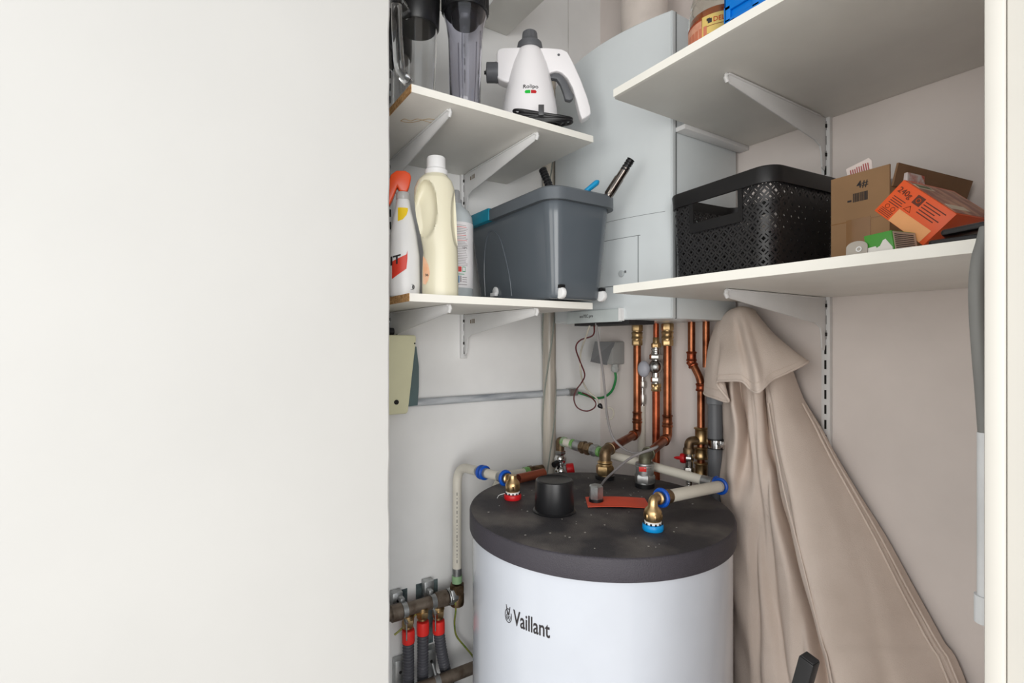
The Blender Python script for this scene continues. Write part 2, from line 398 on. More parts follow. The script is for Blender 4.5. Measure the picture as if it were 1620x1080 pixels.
# dust scratches on the lid
bm = nb()
for k in range(70):
    a = rr.uniform(0, 2 * PI); r0 = TR * 0.9 * math.sqrt(rr.random()); q = TC + V((math.cos(a) * r0, math.sin(a) * r0, TZ + 0.0006))
    s = rr.uniform(0.0004, 0.0014)
    box(bm, q - V((s, s * rr.uniform(0.5, 2), 0.0003)), q + V((s, s, 0.0003)))
o = obj('debris', bm, mat('white_crumbs', (180, 176, 170), 0.8), tank, sm=False); o['kind'] = 'stuff'
a = onZ(926, 787, TZ + 0.001); b = onZ(930, 803, TZ + 0.001); c = onZ(1030, 805, TZ + 0.001)
bm = nb(); a2 = a; ex = c - b; ey = a - b
pts = []
for i in range(13):
    f = i / 12; pts.append([b + ex * f + ey * g + V((0, 0, 0.001 + 0.004 * math.sin(PI * f) * 0.6)) for g in (0, 1)])
rs = [[q[0], q[1], q[1] + V((0, 0, 0.001)), q[0] + V((0, 0, 0.001))] for q in pts]
rings(bm, rs); tag(obj('plastic_strip', bm, mat('orange_strip', (232, 84, 54), 0.5), loc=b), 'flat orange-red strip lying across the dark tank lid', 'strip')

# ================================================================ BOILER
BX0, BX1, BYF, BZ0, BZ1 = 0.0875, 0.5275, -0.264, 1.4535, 2.171
M_boil = mat('boiler_enamel', (214, 220, 222), 0.3, var=0.01, coat=0.2)
M_seam = mat('seam_grey', (110, 114, 116), 0.6)  # grey of the boiler's panel joints and small button
SAG = 0.045
def bfront(x, z, off=0.0):
    u = (x - BX0) / (BX1 - BX0) * 2 - 1
    return V((x, BYF - SAG * (1 - u * u) - off, z))
boil = thing('gas_boiler', 'tall pale grey wall boiler with a bowed front, hung above the tank', 'boiler', ((BX0 + BX1) / 2, -0.13, BZ0))
obj('casing', box(nb(), (BX0, -0.246, BZ0), (BX1, -0.012, BZ1), 0.003), M_boil, boil)
def curved(x0, x1, z0, z1, o0, o1, n=24, bev=0):
    bm = nb(); rs = []
    for i in range(n + 1):
        x = x0 + (x1 - x0) * i / n
        rs.append([bfront(x, z0, o0), bfront(x, z0, o1), bfront(x, z1, o1), bfront(x, z1, o0)])
    rings(bm, rs); return bm
bm = nb(); rs = []
for i in range(41):
    x = BX0 + (BX1 - BX0) * i / 40; q = bfront(x, 0)
    rs.append([V((x, -0.2462, BZ0)), V((x, q.y + 0.003, BZ0)), V((x, q.y, BZ0 + 0.003)), V((x, q.y, BZ1 - 0.003)), V((x, q.y + 0.003, BZ1)), V((x, -0.2462, BZ1))])
rings(bm, rs); obj('front_cover', bm, M_boil, boil)
bm = nb(); box(bm, (BX1 - 0.001, -0.249, BZ0), (BX1 + 0.0012, -0.2455, BZ1)); 
obj('seam', bm, M_seam, boil, sm=False)
obj('edge_strip', box(nb(), (BX1 - 0.004, -0.262, BZ0 + 0.001), (BX1 + 0.0025, -0.2495, BZ1 - 0.001), 0.0015), M_boil, boil)
# control door, its outline and knob
bm = curved(0.166, 0.450, 1.540, 1.656, -0.001, 0.0012); door = obj('control_door', bm, M_boil, boil)
bm = nb()
for (x0, x1, z0, z1) in ((0.160, 0.456, 1.656, 1.6575), (0.160, 0.456, 1.5385, 1.540), (0.4495, 0.4512, 1.54, 1.656), (0.164, 0.1655, 1.54, 1.656), (0.166, 0.45, 1.5615, 1.5622), (0.10, 0.515, 1.704, 1.7048)):
    join(bm, curved(x0, x1, z0, z1, -0.001, 0.0008, 12))
obj('outline', bm, M_seam, boil, sm=False)
q = onY(984, 433, -0.3); q = bfront(q.x, q.z, 0.001)
bm = nb(); lathe(bm, q, [(0.0085, 0), (0.0085, 0.003), (0.0075, 0.0042)], (0, -1, 0), 24); obj('knob', bm, mat('knob_grey', (190, 196, 198), 0.3), door)
bm = nb(); lathe(bm, q + V((0.0125, 0, 0.004)), [(0.003, 0), (0.003, 0.001)], (0, -1, 0), 16); obj('button', bm, M_seam, door)
# name plate at the bottom
bm = curved(0.196, 0.405, BZ0 - 0.004, 1.481, -0.001, 0.009); plate = obj('name_plate', bm, mat('plate_grey', (196, 204, 204), 0.3), boil)
obj('plate_end', curved(0.4055, 0.412, BZ0 - 0.002, 1.483, -0.001, 0.012, 3), M_white, plate)
obj('underside_box', box(nb(), (0.21, -0.29, BZ0 - 0.010), (0.42, -0.20, BZ0 + 0.002)), M_bmat, boil)
q = onY(933, 499, -0.305)
ft = lambda u, v_, d: bfront(q.x + u, 1.4635 + v_, 0.0092 + d)
obj('lettering', textbm('ecoTEC pro', 0.011, (0, 0, 0), (1, 0, 0), (0, 0, 1), 0.0003, 'CENTER', 0.01, ft), M_ink, plate, sm=False)
# flue
q = onZ(1022, 20, BZ1 + 0.02)
bm = nb(); lathe(bm, (0.3075, -0.115, BZ1), [(0.078, 0), (0.078, 0.02), (0.064, 0.022), (0.064, 0.3), (0.07, 0.3), (0.07, 0.36), (0.064, 0.36), (0.064, 0.449)], seg=48)
tag(obj('flue_pipe', bm, mat('flue_white', (222, 212, 204), 0.4), loc=(0.3075, -0.115, BZ1)), 'thick off-white flue pipe rising from the boiler top', 'flue pipe')

# plastic-wrapped riser beside the boiler
yc = onX(869, 600, 0.03).y
t = thing('riser_pipe', 'tall greyish pipe wrapped in clear film, standing in the corner behind the tank', 'pipe', (0.03, yc, 0))
bm = nb(); tube(bm, [(0.03, yc, 0.002 + 2.27 * k / 60) for k in range(61)], 0.0205, 28)
obj('pipe', bm, mat('riser_pipe', (186, 178, 166), 0.35, var=0.2, scale=5, stretch=(8, 8, 0.6)), t)
bm = nb()
for ph, rad in ((0, 0.0035), (2.1, 0.003), (4.4, 0.0025)):
    tube(bm, [(0.03 + 0.0205 * math.cos(ph + k * 0.11), yc + 0.0205 * math.sin(ph + k * 0.11), 0.01 + 2.25 * k / 150) for k in range(151)], rad, 6)
obj('film', bm, mat('clear_film', (196, 204, 196), 0.15, trans=0.6), t)
# ================================================================ LEFT WALL FITTINGS
# fuse box
ym = onX(658, 540, 0.10)
t = thing('fuse_box', 'cream fuse box with a smoky side cover, half hidden by the wall edge', 'fuse box', (0.05, -0.79, 1.19))
def yz(px, py, X): q = onX(px, py, X); return (q.y, q.z)
A_ = yz(659, 530, 0.10); B_ = yz(646, 654, 0.10)
poly = [(-0.87, A_[1]), (A_[0] - 0.004, A_[1]), (A_[0], A_[1] - 0.006), (B_[0], B_[1] + 0.006), (B_[0] - 0.004, B_[1]), (-0.87, B_[1])]
bm = nb(); prism(bm, poly, (0.051, 0, 0), (0, 1, 0), (0, 0, 1), 0.098, 0.003)
obj('housing', bm, mat('cream_plastic', (222, 220, 186), 0.45, var=0.02), t)
a1 = yz(659, 548, 0.06); a2 = yz(663, 580, 0.06); a3 = yz(663, 612, 0.06); a4 = yz(661, 641, 0.06); a5 = yz(645, 643, 0.06)
bm = nb(); prism(bm, [a1, a2, a3, a4, a5, (a5[0], a1[1])], (0.045, 0, 0), (0, 1, 0), (0, 0, 1), 0.03, 0.001)
obj('cover', bm, mat('smoky_teal', (104, 124, 126), 0.2, trans=0.2), t, label='smoky teal see-through cover')
bm = nb(); lathe(bm, onX(627, 636, 0.10), [(0.006, 0), (0.006, 0.002)], (1, 0, 0), 16); obj('screw', bm, M_dark, t)
bm = nb(); lathe(bm, onX(656, 543, 0.10), [(0.002, 0), (0.002, 0.001)], (1, 0, 0), 10); obj('pin', bm, M_dark, t)
bm = nb(); q = onX(628, 524, 0.05); cyl(bm, (0.04, q.y - 0.05, q.z), (0.04, q.y + 0.003, q.z), 0.009); tag(obj('cable_clamp', bm, M_bmat, loc=q), 'small black clamp on top of the cream fuse box', 'clamp')
# conduit
t = thing('electrical_conduit', 'grey-painted round conduit running level along the bright wall', 'conduit', (0.012, -0.4, 1.222))
cz = 1.2335
bm = nb(); cyl(bm, (0.012, -0.76, cz), (0.012, -0.148, cz), 0.0105)
obj('tube', bm, mat('conduit_paint', (196, 200, 204), 0.5, rgb2=(140, 146, 154), scale=26, thr=(0.38, 0.62), stretch=(1, 0.25, 2)), t)
bm = nb(); box(bm, (0.001, -0.156, cz - 0.012), (0.026, -0.12, cz + 0.012), 0.003); obj('end_piece', bm, M_galv, t)
# socket with flap
sx0, sx1 = 0.052, 0.118
za = onY(980, 540, -0.05).z; zb = onY(980, 577, -0.05).z
t = thing('wall_socket', 'grey surface socket with its flap open, on the wall below the boiler', 'socket', (0.085, -0.03, zb))
obj('housing', box(nb(), (sx0, -0.055, zb), (sx1, -0.001, za), 0.005), mat('socket_grey', (158, 158, 156), 0.5, var=0.03), t)
bm = nb(); f0 = onY(970, 541, -0.058); f1 = onY(958, 577, -0.058); f2 = onY(934, 572, -0.11); f3 = onY(941, 540, -0.11)
for k in range(1):
    bmv = bmesh.new(); d = V((0.002, 0.006, 0)); vs = [bmv.verts.new(p + dd) for dd in (V((0, 0, 0)), d) for p in (f0, f1, f2, f3)]
    for f in ((0, 1, 2, 3), (7, 6, 5, 4), (0, 4, 5, 1), (1, 5, 6, 2), (2, 6, 7, 3), (3, 7, 4, 0)): bmv.faces.new([vs[i] for i in f])
    bmesh.ops.recalc_face_normals(bmv, faces=bmv.faces[:]); join(bm, bmv)
obj('flap', bm, mat('socket_flap', (118, 120, 122), 0.45), t, sm=False, label='darker grey open flap')
g = onY(973, 580, -0.03)
bm = nb(); lathe(bm, V((g.x, -0.03, zb)), [(0.011, 0), (0.011, -0.008), (0.013, -0.009), (0.013, -0.020), (0.009, -0.026)], seg=8); obj('cable_gland', bm, mat('gland_grey', (176, 178, 176), 0.45), t)
q = V((g.x, -0.03, zb - 0.022))
e = V((0.014, -0.125, cz))
pts = smooth([q, onY(974, 600, -0.03), onY(968, 618, -0.03), onY(955, 628, -0.035), onY(940, 629, -0.045), onY(925, 624, -0.10), e], 8)
tag(obj('power_cable', tube(nb(), pts, 0.0042, 10), mat('green_cable', (36, 128, 66), 0.5), loc=q), 'green cable looping from the grey socket to the conduit end', 'cable')
# thin boiler cables
def cable(name, P, r, m, label, cat='cable', n=8, pre=None, post=None):
    pts = [at(*p) for p in P]
    if pre: pts = [V(p) for p in pre] + pts
    if post: pts += [V(p) for p in post]
    return tag(obj(name, tube(nb(), smooth(pts, n), r, 8), m, loc=pts[0]), label, cat)
top = [bfront(q.x, BZ0 - 0.012, -0.03)]
cable('sensor_cable', [(940, 512, 1.40), (938, 530, 1.43), (918, 538, 1.50), (911, 550, 1.52), (917, 570, 1.56), (925, 592, 1.58), (920, 605, 1.60), (911, 618, 1.60), (908, 632, 1.60), (914, 645, 1.60), (928, 650, 1.60), (940, 645, 1.60), (942, 636, 1.60), (932, 626, 1.62), (921, 621, 1.63)], 0.0022,
      mat('maroon_cable', (96, 34, 38), 0.4), 'thin maroon cable looping below the boiler name plate')
cable('signal_cable', [(934, 512, 1.40), (928, 530, 1.45), (919, 556, 1.55), (918, 580, 1.57), (921, 600, 1.60), (930, 618, 1.62), (944, 630, 1.62), (948, 640, 1.62), (954, 646, 1.62), (966, 645, 1.62), (971, 653, 1.62), (967, 662, 1.62), (958, 662, 1.62)], 0.0027,
      mat('cream_cable', (206, 200, 186), 0.4), 'thin cream cable hanging from the boiler and curling at its end')
cable('tank_sensor_cable', [(943, 511, 1.37), (948, 550, 1.37), (954, 590, 1.36), (958, 630, 1.36), (961, 660, 1.35), (969, 690, 1.33), (985, 708, 1.31), (1003, 716, 1.28), (1022, 714, 1.26), (1036, 709, 1.25), (1040, 706, 1.25), (1036, 708, 1.24), (1010, 718, 1.24), (992, 728, 1.26), (972, 745, 1.28), (958, 758, 1.31), (949, 770, 1.33)], 0.003,
      mat('grey_cable', (138, 134, 134), 0.45), 'long grey cable dropping from the boiler to the nut on the tank lid')
q = at(953, 646, 1.60)
tag(obj('cable_tip', lathe(nb(), q, [(0.002, 0), (0.008, 0.010), (0.007, 0.016), (0.003, 0.018)], (-0.6, -0.3, 0.7), 12), M_black, loc=q), 'small black cable tip dangling by the curled cream cable', 'cable tip')

# ================================================================ PIPES
def fit(bm, p, d, r, L, lip=0.0015):
    """press/solder fitting: beads at both ends"""
    p = V(p); d = V(d).normalized()
    lathe(bm, p, [(r, 0), (r + lip * 1.6, 0.001), (r + lip * 2.2, 0.0035), (r + lip * 1.4, 0.006), (r + lip, 0.008), (r + lip, L - 0.008), (r + lip * 1.4, L - 0.006), (r + lip * 2.2, L - 0.0035), (r + lip * 1.6, L - 0.001), (r, L)], d, 24)
def nut(bm, p, d, r, L): lathe(bm, V(p), [(r * 0.92, 0), (r, L * 0.15), (r, L * 0.85), (r * 0.92, L)], V(d), 6)
def elbow(bm, a, b, c, r, rad=0.03):
    """bend a-b-c with end beads"""
    a, b, c = V(a), V(b), V(c); u = (a - b).normalized(); v = (c - b).normalized()
    tube(bm, fillet([b + u * rad * 1.25, b, b + v * rad * 1.25], rad * 1.2, 10), r, 20)
    for d in (u, v): lathe(bm, b + d * rad * 1.05, [(r, 0), (r + 0.002, 0.001), (r + 0.0025, 0.004), (r + 0.001, 0.006), (r, 0.008)], d, 24)
YP = -0.035
def vx(px, y0=600, Y=YP): return onY(px, y0, Y).x
# P1: main flow to tank
def down_pipe(name, label, px, hz_py, tx, tpx, tpy, mfit, grey=False):
    x = vx(px); zt = BZ0; 
    tp = onZ(tpx, tpy, TZ); tp.z = TZ
    zh = hz_py
    t = thing(name, label, 'pipe', tp)
    r = 0.0118
    B = V((x, YP, zh)); T = V((tp.x, tp.y, zh - 0.012))
    dh = (T - B).normalized()
    bm = nb(); tube(bm, [(x, YP, zt - 0.03), (x, YP, zh + 0.03)], r, 24)
    tube(bm, [B + dh * 0.03, T - dh * 0.03], r, 24); obj('pipe', bm, M_cop, t)
    bm = nb(); nut(bm, (x, YP, zt - 0.022), (0, 0, 1), 0.0175, 0.021); nut(bm, (x, YP, zt - 0.066), (0, 0, 1), 0.0165, 0.018); cyl(bm, (x, YP, zt - 0.05), (x, YP, zt - 0.02), 0.0145)
    fit(bm, (x, YP, zt - 0.046), (0, 0, 1), 0.0145, 0.022); obj('top_union', bm, M_brass, t)
    bm = nb(); elbow(bm, (x, YP, zt), B, T, r + 0.0015, 0.03); fit(bm, (x, YP, zh + 0.040), (0, 0, 1), r, 0.028); obj('bend', bm, M_cop, t)
    bm = nb(); elbow(bm, B, T, (T.x, T.y, TZ), r + 0.0035, 0.026); obj('elbow', bm, mfit, t)
    return t, T, B, r
t, T, B, r = down_pipe('copper_pipe', 'thick copper pipe from the boiler bending over to the brass fitting on the tank lid', 1008, 1.116, 0, 957, 757, M_bronze)
bm = nb(); b0 = V((T.x, T.y, TZ))
cyl(bm, b0 + V((0, 0, 0.006)), b0 + V((0, 0, 0.05)), 0.0165); nut(bm, b0 + V((0, 0, 0.012)), (0, 0, 1), 0.0245, 0.024); fit(bm, b0 + V((0, 0, 0.034)), (0, 0, 1), 0.016, 0.014, 0.002); obj('nut', bm, M_brass, t)
bm = nb(); cyl(bm, b0 + V((0, 0, 0.0005)), b0 + V((0, 0, 0.010)), 0.026); obj('seal', bm, M_black, t)
t, T, B, r = down_pipe('copper_pipe', 'thick copper pipe joining the grey threaded fitting on the tank lid', 1056, 1.120, 0, 1020, 770, mat('verdigris', (122, 122, 104), 0.55, 0.7, rgb2=(86, 78, 62), scale=40))
bm = nb(); b0 = V((T.x, T.y, TZ))
cyl(bm, b0 + V((0, 0, 0.006)), b0 + V((0, 0, 0.062)), 0.0225); nut(bm, b0 + V((0, 0, 0.012)), (0, 0, 1), 0.0262, 0.022); fit(bm, b0 + V((0, 0, 0.05)), (0, 0, 1), 0.0215, 0.012, 0.001); obj('nut', bm, M_galv, t)
fc = (CAM - b0); fc.z = 0; fc.normalize(); sd = V((-fc.y, fc.x, 0))
bm = nb(); obox(bm, b0 + fc * 0.0222 - sd * 0.014 + V((0, 0, 0.044)), sd * 0.018, fc * 0.0012, V((0, 0, 0.012)), 0.0003); obj('mark', bm, M_redo, t, label='small red label')
bm = nb(); cyl(bm, b0 + V((0, 0, 0.0005)), b0 + V((0, 0, 0.011)), 0.024); obj('seal', bm, M_black, t)
# plumber's hemp strand
# P2 with isolating valve
x = vx(1038); xt = vx(1038)
t = thing('copper_pipe', 'thinner copper pipe with a grey-handled valve, between the two thick pipes', 'pipe', (x, YP, 0.9))
bm = nb(); tube(bm, [(x, YP, 0.02), (x, YP, 1.275)], 0.0112, 20); tube(bm, [(x, YP, BZ0 + 0.0), (x, YP, 1.40)], 0.0085, 20); obj('pipe', bm, M_cop2, t)
bm = nb(); lathe(bm, (x, YP, 1.385), [(0.012, 0), (0.0125, 0.006), (0.0095, 0.014), (0.0095, 0.026), (0.008, 0.028)], seg=24); nut(bm, (x, YP, 1.381), (0, 0, 1), 0.0145, 0.014)
nut(bm, (x, YP, 1.262), (0, 0, 1), 0.0145, 0.012); fit(bm, (x, YP, 1.252), (0, 0, 1), 0.0115, 0.024); obj('union', bm, M_brass, t)
bm = nb(); cyl(bm, (x, YP, 1.275), (x, YP, 1.382), 0.0125); nut(bm, (x, YP, 1.346), (0, 0, 1), 0.020, 0.016); ball(bm, (x, YP, 1.325), 0.021, (1, 1, 1.1)); fit(bm, (x, YP, 1.362), (0, 0, 1), 0.012, 0.018, 0.001); nut(bm, (x, YP, 1.278), (0, 0, 1), 0.016, 0.016)
vl = obj('valve', bm, M_steel, t)
h0 = V((x - 0.026, YP - 0.024, 1.318))
bm = nb(); ball(bm, h0, 0.020, (1.0, 0.75, 1.25)); cyl(bm, h0, (x, YP, 1.322), 0.007); obj('handle', bm, mat('handle_grey', (178, 180, 190), 0.4), vl)
bm = nb(); lathe(bm, (x + 0.010, YP - 0.017, 1.325), [(0.007, 0), (0.007, 0.006), (0.004, 0.007)], (0.5, -0.8, 0), 16); obj('test_cap', bm, M_galv, vl)
# thin pipe behind P1
x = vx(1015, 600, -0.014)
t = thing('drain_pipe', 'thin off-white pipe with small metal valve bits behind the first copper pipe', 'pipe', (x, -0.014, 0.95))
bm = nb(); tube(bm, [(x, -0.014, 0.02), (x, -0.014, 1.20)], 0.0105, 16); obj('pipe', bm, M_wpipe, t)
bm = nb(); cyl(bm, (x + 0.004, -0.014, 1.2), (x + 0.004, -0.014, 1.30), 0.007); nut(bm, (x + 0.004, -0.014, 1.255), (0, 0, 1), 0.012, 0.022); nut(bm, (x + 0.004, -0.014, 1.205), (0, 0, 1), 0.011, 0.03); obj('valve', bm, M_steel, t)
# P4 with offset, fittings, brass branch
x = vx(1094); x2 = vx(1109)
t = thing('copper_pipe', 'stepped copper pipe with brass fittings beside the grey drain pipe', 'pipe', (x2, YP, 0.95))
bm = nb(); tube(bm, fillet([(x, YP, BZ0), (x, YP, 1.345), (x2, YP, 1.295), (x2, YP, 0.02)], 0.02), 0.0100, 20); obj('pipe', bm, M_cop, t)
bm = nb()
for z, L in ((1.345, 0.028), (1.265, 0.022)): obj('coupling', (lambda b: (fit(b, (x if z > 1.3 else x2, YP, z), (0, 0, 1), 0.0105, L, 0.0018), b)[1])(nb()), M_cop2, t)
fit(bm, (x * 0.75 + x2 * 0.25, YP, 1.330), (x - x2, 0, 0.05), 0.0105, 0.02, 0.0015)
obj('coupling', bm, M_cop2, t)
z0 = onY(1109, 690, YP).z
for dz, L in ((-0.02, 0.045), (-0.062, 0.034), (-0.115, 0.045)):
    bm = nb(); fit(bm, (x2, YP, z0 + dz), (0, 0, 1), 0.0125, L, 0.003); obj('coupling', bm, M_brass, t)
E = onY(1090, 697, YP - 0.03); zE = E.z
bm = nb(); tube(bm, fillet([(x2, YP, zE), (E.x, E.y, zE), (E.x, E.y, zE - 0.03)], 0.018, 8), 0.0125, 20); lathe(bm, (E.x, E.y, zE - 0.034), [(0.0155, 0), (0.0155, 0.012), (0.013, 0.016)], seg=24)
obj('branch', bm, M_bronze, t)
zc = zE - 0.03
t = thing('filling_hose', 'short steel-braided hose with a small red tap, hanging from the brass elbow', 'hose', (E.x, E.y, 1.0))
bm = nb(); cyl(bm, (E.x, E.y, zc - 0.045), (E.x, E.y, zc), 0.010); nut(bm, (E.x, E.y, zc - 0.062), (0, 0, 1), 0.0145, 0.020); nut(bm, (E.x, E.y, zc - 0.024), (0, 0, 1), 0.0125, 0.012); obj('valve', bm, M_steel, t)
bm = nb(); tube(bm, [(E.x, E.y, zc - 0.06 - 0.002 * k) for k in range(60)], lambda s: 0.0080 + 0.0007 * math.sin(s * 2200), 16); obj('hose', bm, M_steel, t)
kd = V((-0.9, -0.45, -0.05)); k0 = V((E.x, E.y, zc - 0.018))
bm = nb(); lathe(bm, k0, [(0.004, 0.006), (0.004, 0.010), (0.0135, 0.011), (0.0140, 0.016), (0.0125, 0.022), (0.005, 0.024), (0.004, 0.034), (0.0015, 0.040)], kd, 10); obj('tap', bm, M_red, t, label='red plastic tap')
# P5
x = vx(1117)
bm = nb(); tube(bm, [(x, YP, BZ0), (x, YP, 1.33)], 0.0092, 20)
tag(obj('copper_pipe', bm, M_cop, loc=(x, YP, 1.33)), 'short copper pipe dropping into the grey drain funnel beside the cloth', 'pipe')
# grey drain
x = vx(1131, 600, -0.045)
t = thing('drain_pipe', 'grey plastic drain pipe partly covered by the beige cloth', 'pipe', (x, -0.045, 0.9))
bm = nb(); tube(bm, [(x + 0.006, -0.045, 0.02), (x, -0.045, 1.24)], 0.0185, 24); obj('pipe', bm, mat('pvc_grey', (98, 100, 104), 0.4), t)
bm = nb(); lathe(bm, (x, -0.045, 1.235), [(0.0185, 0), (0.0215, 0.003), (0.0215, 0.055), (0.0235, 0.058), (0.0235, 0.062), (0.019, 0.066), (0.014, 0.09)], seg=32); obj('socket_end', bm, mat('pvc_grey_light', (120, 123, 128), 0.4), t)
zc = onY(1131, 703, -0.06).z
bm = nb(); lathe(bm, (x + 0.003, -0.045, zc - 0.010), [(0.0195, 0), (0.0225, 0), (0.0225, 0.020), (0.0195, 0.020)], seg=32)
s = V((0.84, 0.0, 0)); box(bm, (x + 0.024, -0.056, zc - 0.010), (x + 0.032, -0.034, zc + 0.010), 0.001); cyl(bm, (x + 0.028, -0.045, zc), (x + 0.034, -0.075, zc), 0.004); cyl(bm, (x + 0.003, -0.02, zc), (x + 0.003, -0.001, zc), 0.005)
obj('clamp', bm, M_chrome, t, label='shiny steel pipe clamp')
bm = nb(); lathe(bm, (x + 0.003, -0.045, zc - 0.013), [(0.0187, 0), (0.0215, 0), (0.0215, 0.026), (0.0187, 0.026)], seg=32); obj('rubber_liner', bm, M_black, t)

# ---- white pipe across the back of the tank, with elbow and blue ring, to the cyan cap
P0 = onZ(1033, 800, 1.088); base = onZ(1033, 838, TZ); base.z = TZ
E1 = V((base.x, base.y, 1.090)); E2 = onZ(1144, 768, 1.065)
FF = onZ(886, 697, 1.092); bk = E2.lerp(FF, 0.683)
t = thing('cold_water_pipe', 'white pipe turning a corner over the tank lid and ending at the cyan cap', 'pipe', base)
W1 = (E2 - E1).normalized(); W2 = (bk - E2).normalized()
bm = nb(); cyl(bm, E1 + W1 * 0.052, E2 - W1 * 0.020, 0.0128); obj('pipe', bm, M_wpipe, t)
bm = nb(); cyl(bm, E2 + W2 * 0.048, bk, 0.0115); obj('pipe', bm, M_wpipe, t)
bm = nb(); elbow(bm, E1, E2, bk, 0.0105, 0.020); obj('elbow', bm, M_bronze, t)
bm = nb(); cyl(bm, E2 + W2 * 0.026, E2 + W2 * 0.052, 0.0122); obj('sleeve', bm, M_galv, t)
bm = nb(); cyl(bm, E1 + W1 * 0.036, E1 + W1 * 0.056, 0.0142); obj('sleeve', bm, M_bronze, t)
bm = nb(); ringt(bm, E1 + W1 * 0.029, W1, 0.0155, 0.0042); obj('ring', bm, M_blue, t, label='blue plastic ring')
obj('ring', ringt(nb(), E2 - W1 * 0.014, W1, 0.0155, 0.0040), M_blue, t, label='blue plastic ring'); obj('ring', ringt(nb(), E2 + W2 * 0.018, W2, 0.0150, 0.0035), M_blue, t, label='blue plastic ring')
def cap_stack(t, base, E, W, mcap, lab):
    bm = nb(); lathe(bm, base, [(0.0195, 0.0006), (0.0205, 0.003), (0.0205, 0.010), (0.019, 0.0125), (0.015, 0.013)], seg=32); obj('cap', bm, mcap, t, label=lab)
    bm = nb(); lathe(bm, base, [(0.0145, 0.012), (0.0165, 0.0135), (0.0165, 0.018), (0.014, 0.019)], seg=32); obj('collar', bm, M_white, t)
    bm = nb()
    for k in range(12):
        a = PI * 2 * k / 12; d = V((math.cos(a), math.sin(a), 0)); box(bm, base + d * 0.0172 + V((-0.0012, -0.0012, 0.0125)), base + d * 0.0172 + V((0.0012, 0.0012, 0.0165)))
    obj('notches', bm, M_black, t, sm=False)
    bm = nb(); lathe(bm, base, [(0.015, 0.018), (0.0165, 0.022), (0.0172, 0.028), (0.0172, 0.036), (0.0155, 0.041), (0.010, 0.047), (0.0092, 0.056)], seg=32)
    nut(bm, base + V((0, 0, 0.022)), (0, 0, 1), 0.0185, 0.012)
    tube(bm, fillet([base + V((0, 0, 0.045)), E, E + W * 0.028], 0.012, 8), 0.0092, 20)
    lathe(bm, E + W * 0.016, [(0.010, 0), (0.0125, 0.002), (0.0125, 0.012), (0.010, 0.016)], W, 24)
    obj('fitting', bm, M_brass, t, label='brass elbow fitting')
cap_stack(t, base, E1, W1, M_cyan, 'cyan plastic cap')
# inline grey/green fittings
t2 = thing('water_pipe_union', 'row of green-ringed steel fittings on the white pipe beside the wrapped riser', 'pipe fitting', onZ(885, 697, 1.08))
bm = nb(); bmg = nb(); bmw = nb(); bmd = nb()
S = bk; E = onZ(888, 698, 1.092); Eend = E
Wd = (E - S); L = Wd.length; Wd.normalize()
S = S + (E - S) * 0.0
tot = FF - bk; S = bk.copy(); Lt = tot.length; Wd = tot.normalized()
def seg_(b_, f0, f1, r): cyl(b_, S + Wd * Lt * f0, S + Wd * Lt * f1, r)
seg_(bmg, 0.02, 0.09, 0.0150); bm3 = nb(); seg_(bm3, 0.08, 0.22, 0.0165); nut(bm3, S + Wd * Lt * 0.12, Wd, 0.0185, Lt * 0.08); obj('union', bm3, M_galv, t2); seg_(bmd, 0.22, 0.48, 0.0155); nut(bmd, S + Wd * Lt * 0.25, Wd, 0.0195, Lt * 0.10); nut(bmd, S + Wd * Lt * 0.38, Wd, 0.0195, Lt * 0.08)
seg_(bm, 0.48, 0.62, 0.0165); seg_(bmg, 0.64, 0.70, 0.0155); seg_(bmw, 0.62, 0.90, 0.0125); seg_(bmg, 0.87, 0.93, 0.0150)
F = S + Wd * Lt; bmv = nb(); tube(bmv, fillet([S + Wd * Lt * 0.94, F, F + V((0, 0, -0.05))], 0.02, 8), 0.013, 20)
obj('union', bm, M_galv, t2)
for f0, f1, r_ in ((0.02, 0.09, 0.015), (0.64, 0.70, 0.0155), (0.87, 0.93, 0.015)): obj('ring', cyl(nb(), S + Wd * Lt * f0, S + Wd * Lt * f1, r_), M_green, t2, label='green plastic ring')
bmg.free(); obj('pipe', bmw, M_wpipe, t2); obj('nut', bmd, M_bronze, t2); obj('elbow', bmv, M_bronze, t2)
# safety valve cluster below
c0 = F + V((0, 0, -0.035))
t3 = thing('safety_valve', 'chrome safety valve with a red knob, below the green-ringed fittings', 'valve', c0)
bm = nb(); ball(bm, c0 + V((0.0, 0, -0.022)), 0.020); cyl(bm, c0, c0 + V((0, 0, -0.11)), 0.013); ball(bm, c0 + V((0.01, -0.004, -0.058)), 0.021); nut(bm, c0 + V((0, 0, -0.006)), (0, 0, 1), 0.018, 0.012)
obj('body', bm, M_chrome, t3)
k0 = c0 + V((0.02, 0.0, -0.050)); kd = V((0.6, 0.75, 0.15)).normalized()
bm = nb(); cyl(bm, c0 + V((0.01, 0, -0.055)), k0 + kd * 0.012, 0.014); obj('neck', bm, M_galv, t3)
bm = nb(); lathe(bm, k0 + kd * 0.008, [(0.014, 0), (0.0165, 0.002), (0.0165, 0.020), (0.014, 0.023)], kd, 14); obj('knob', bm, M_red, t3, label='red plastic knob')
bm = nb(); cyl(bm, c0 + V((0.006, -0.015, -0.030)), c0 + V((0.010, -0.032, -0.034)), 0.009); obj('outlet', bm, M_black, t3)

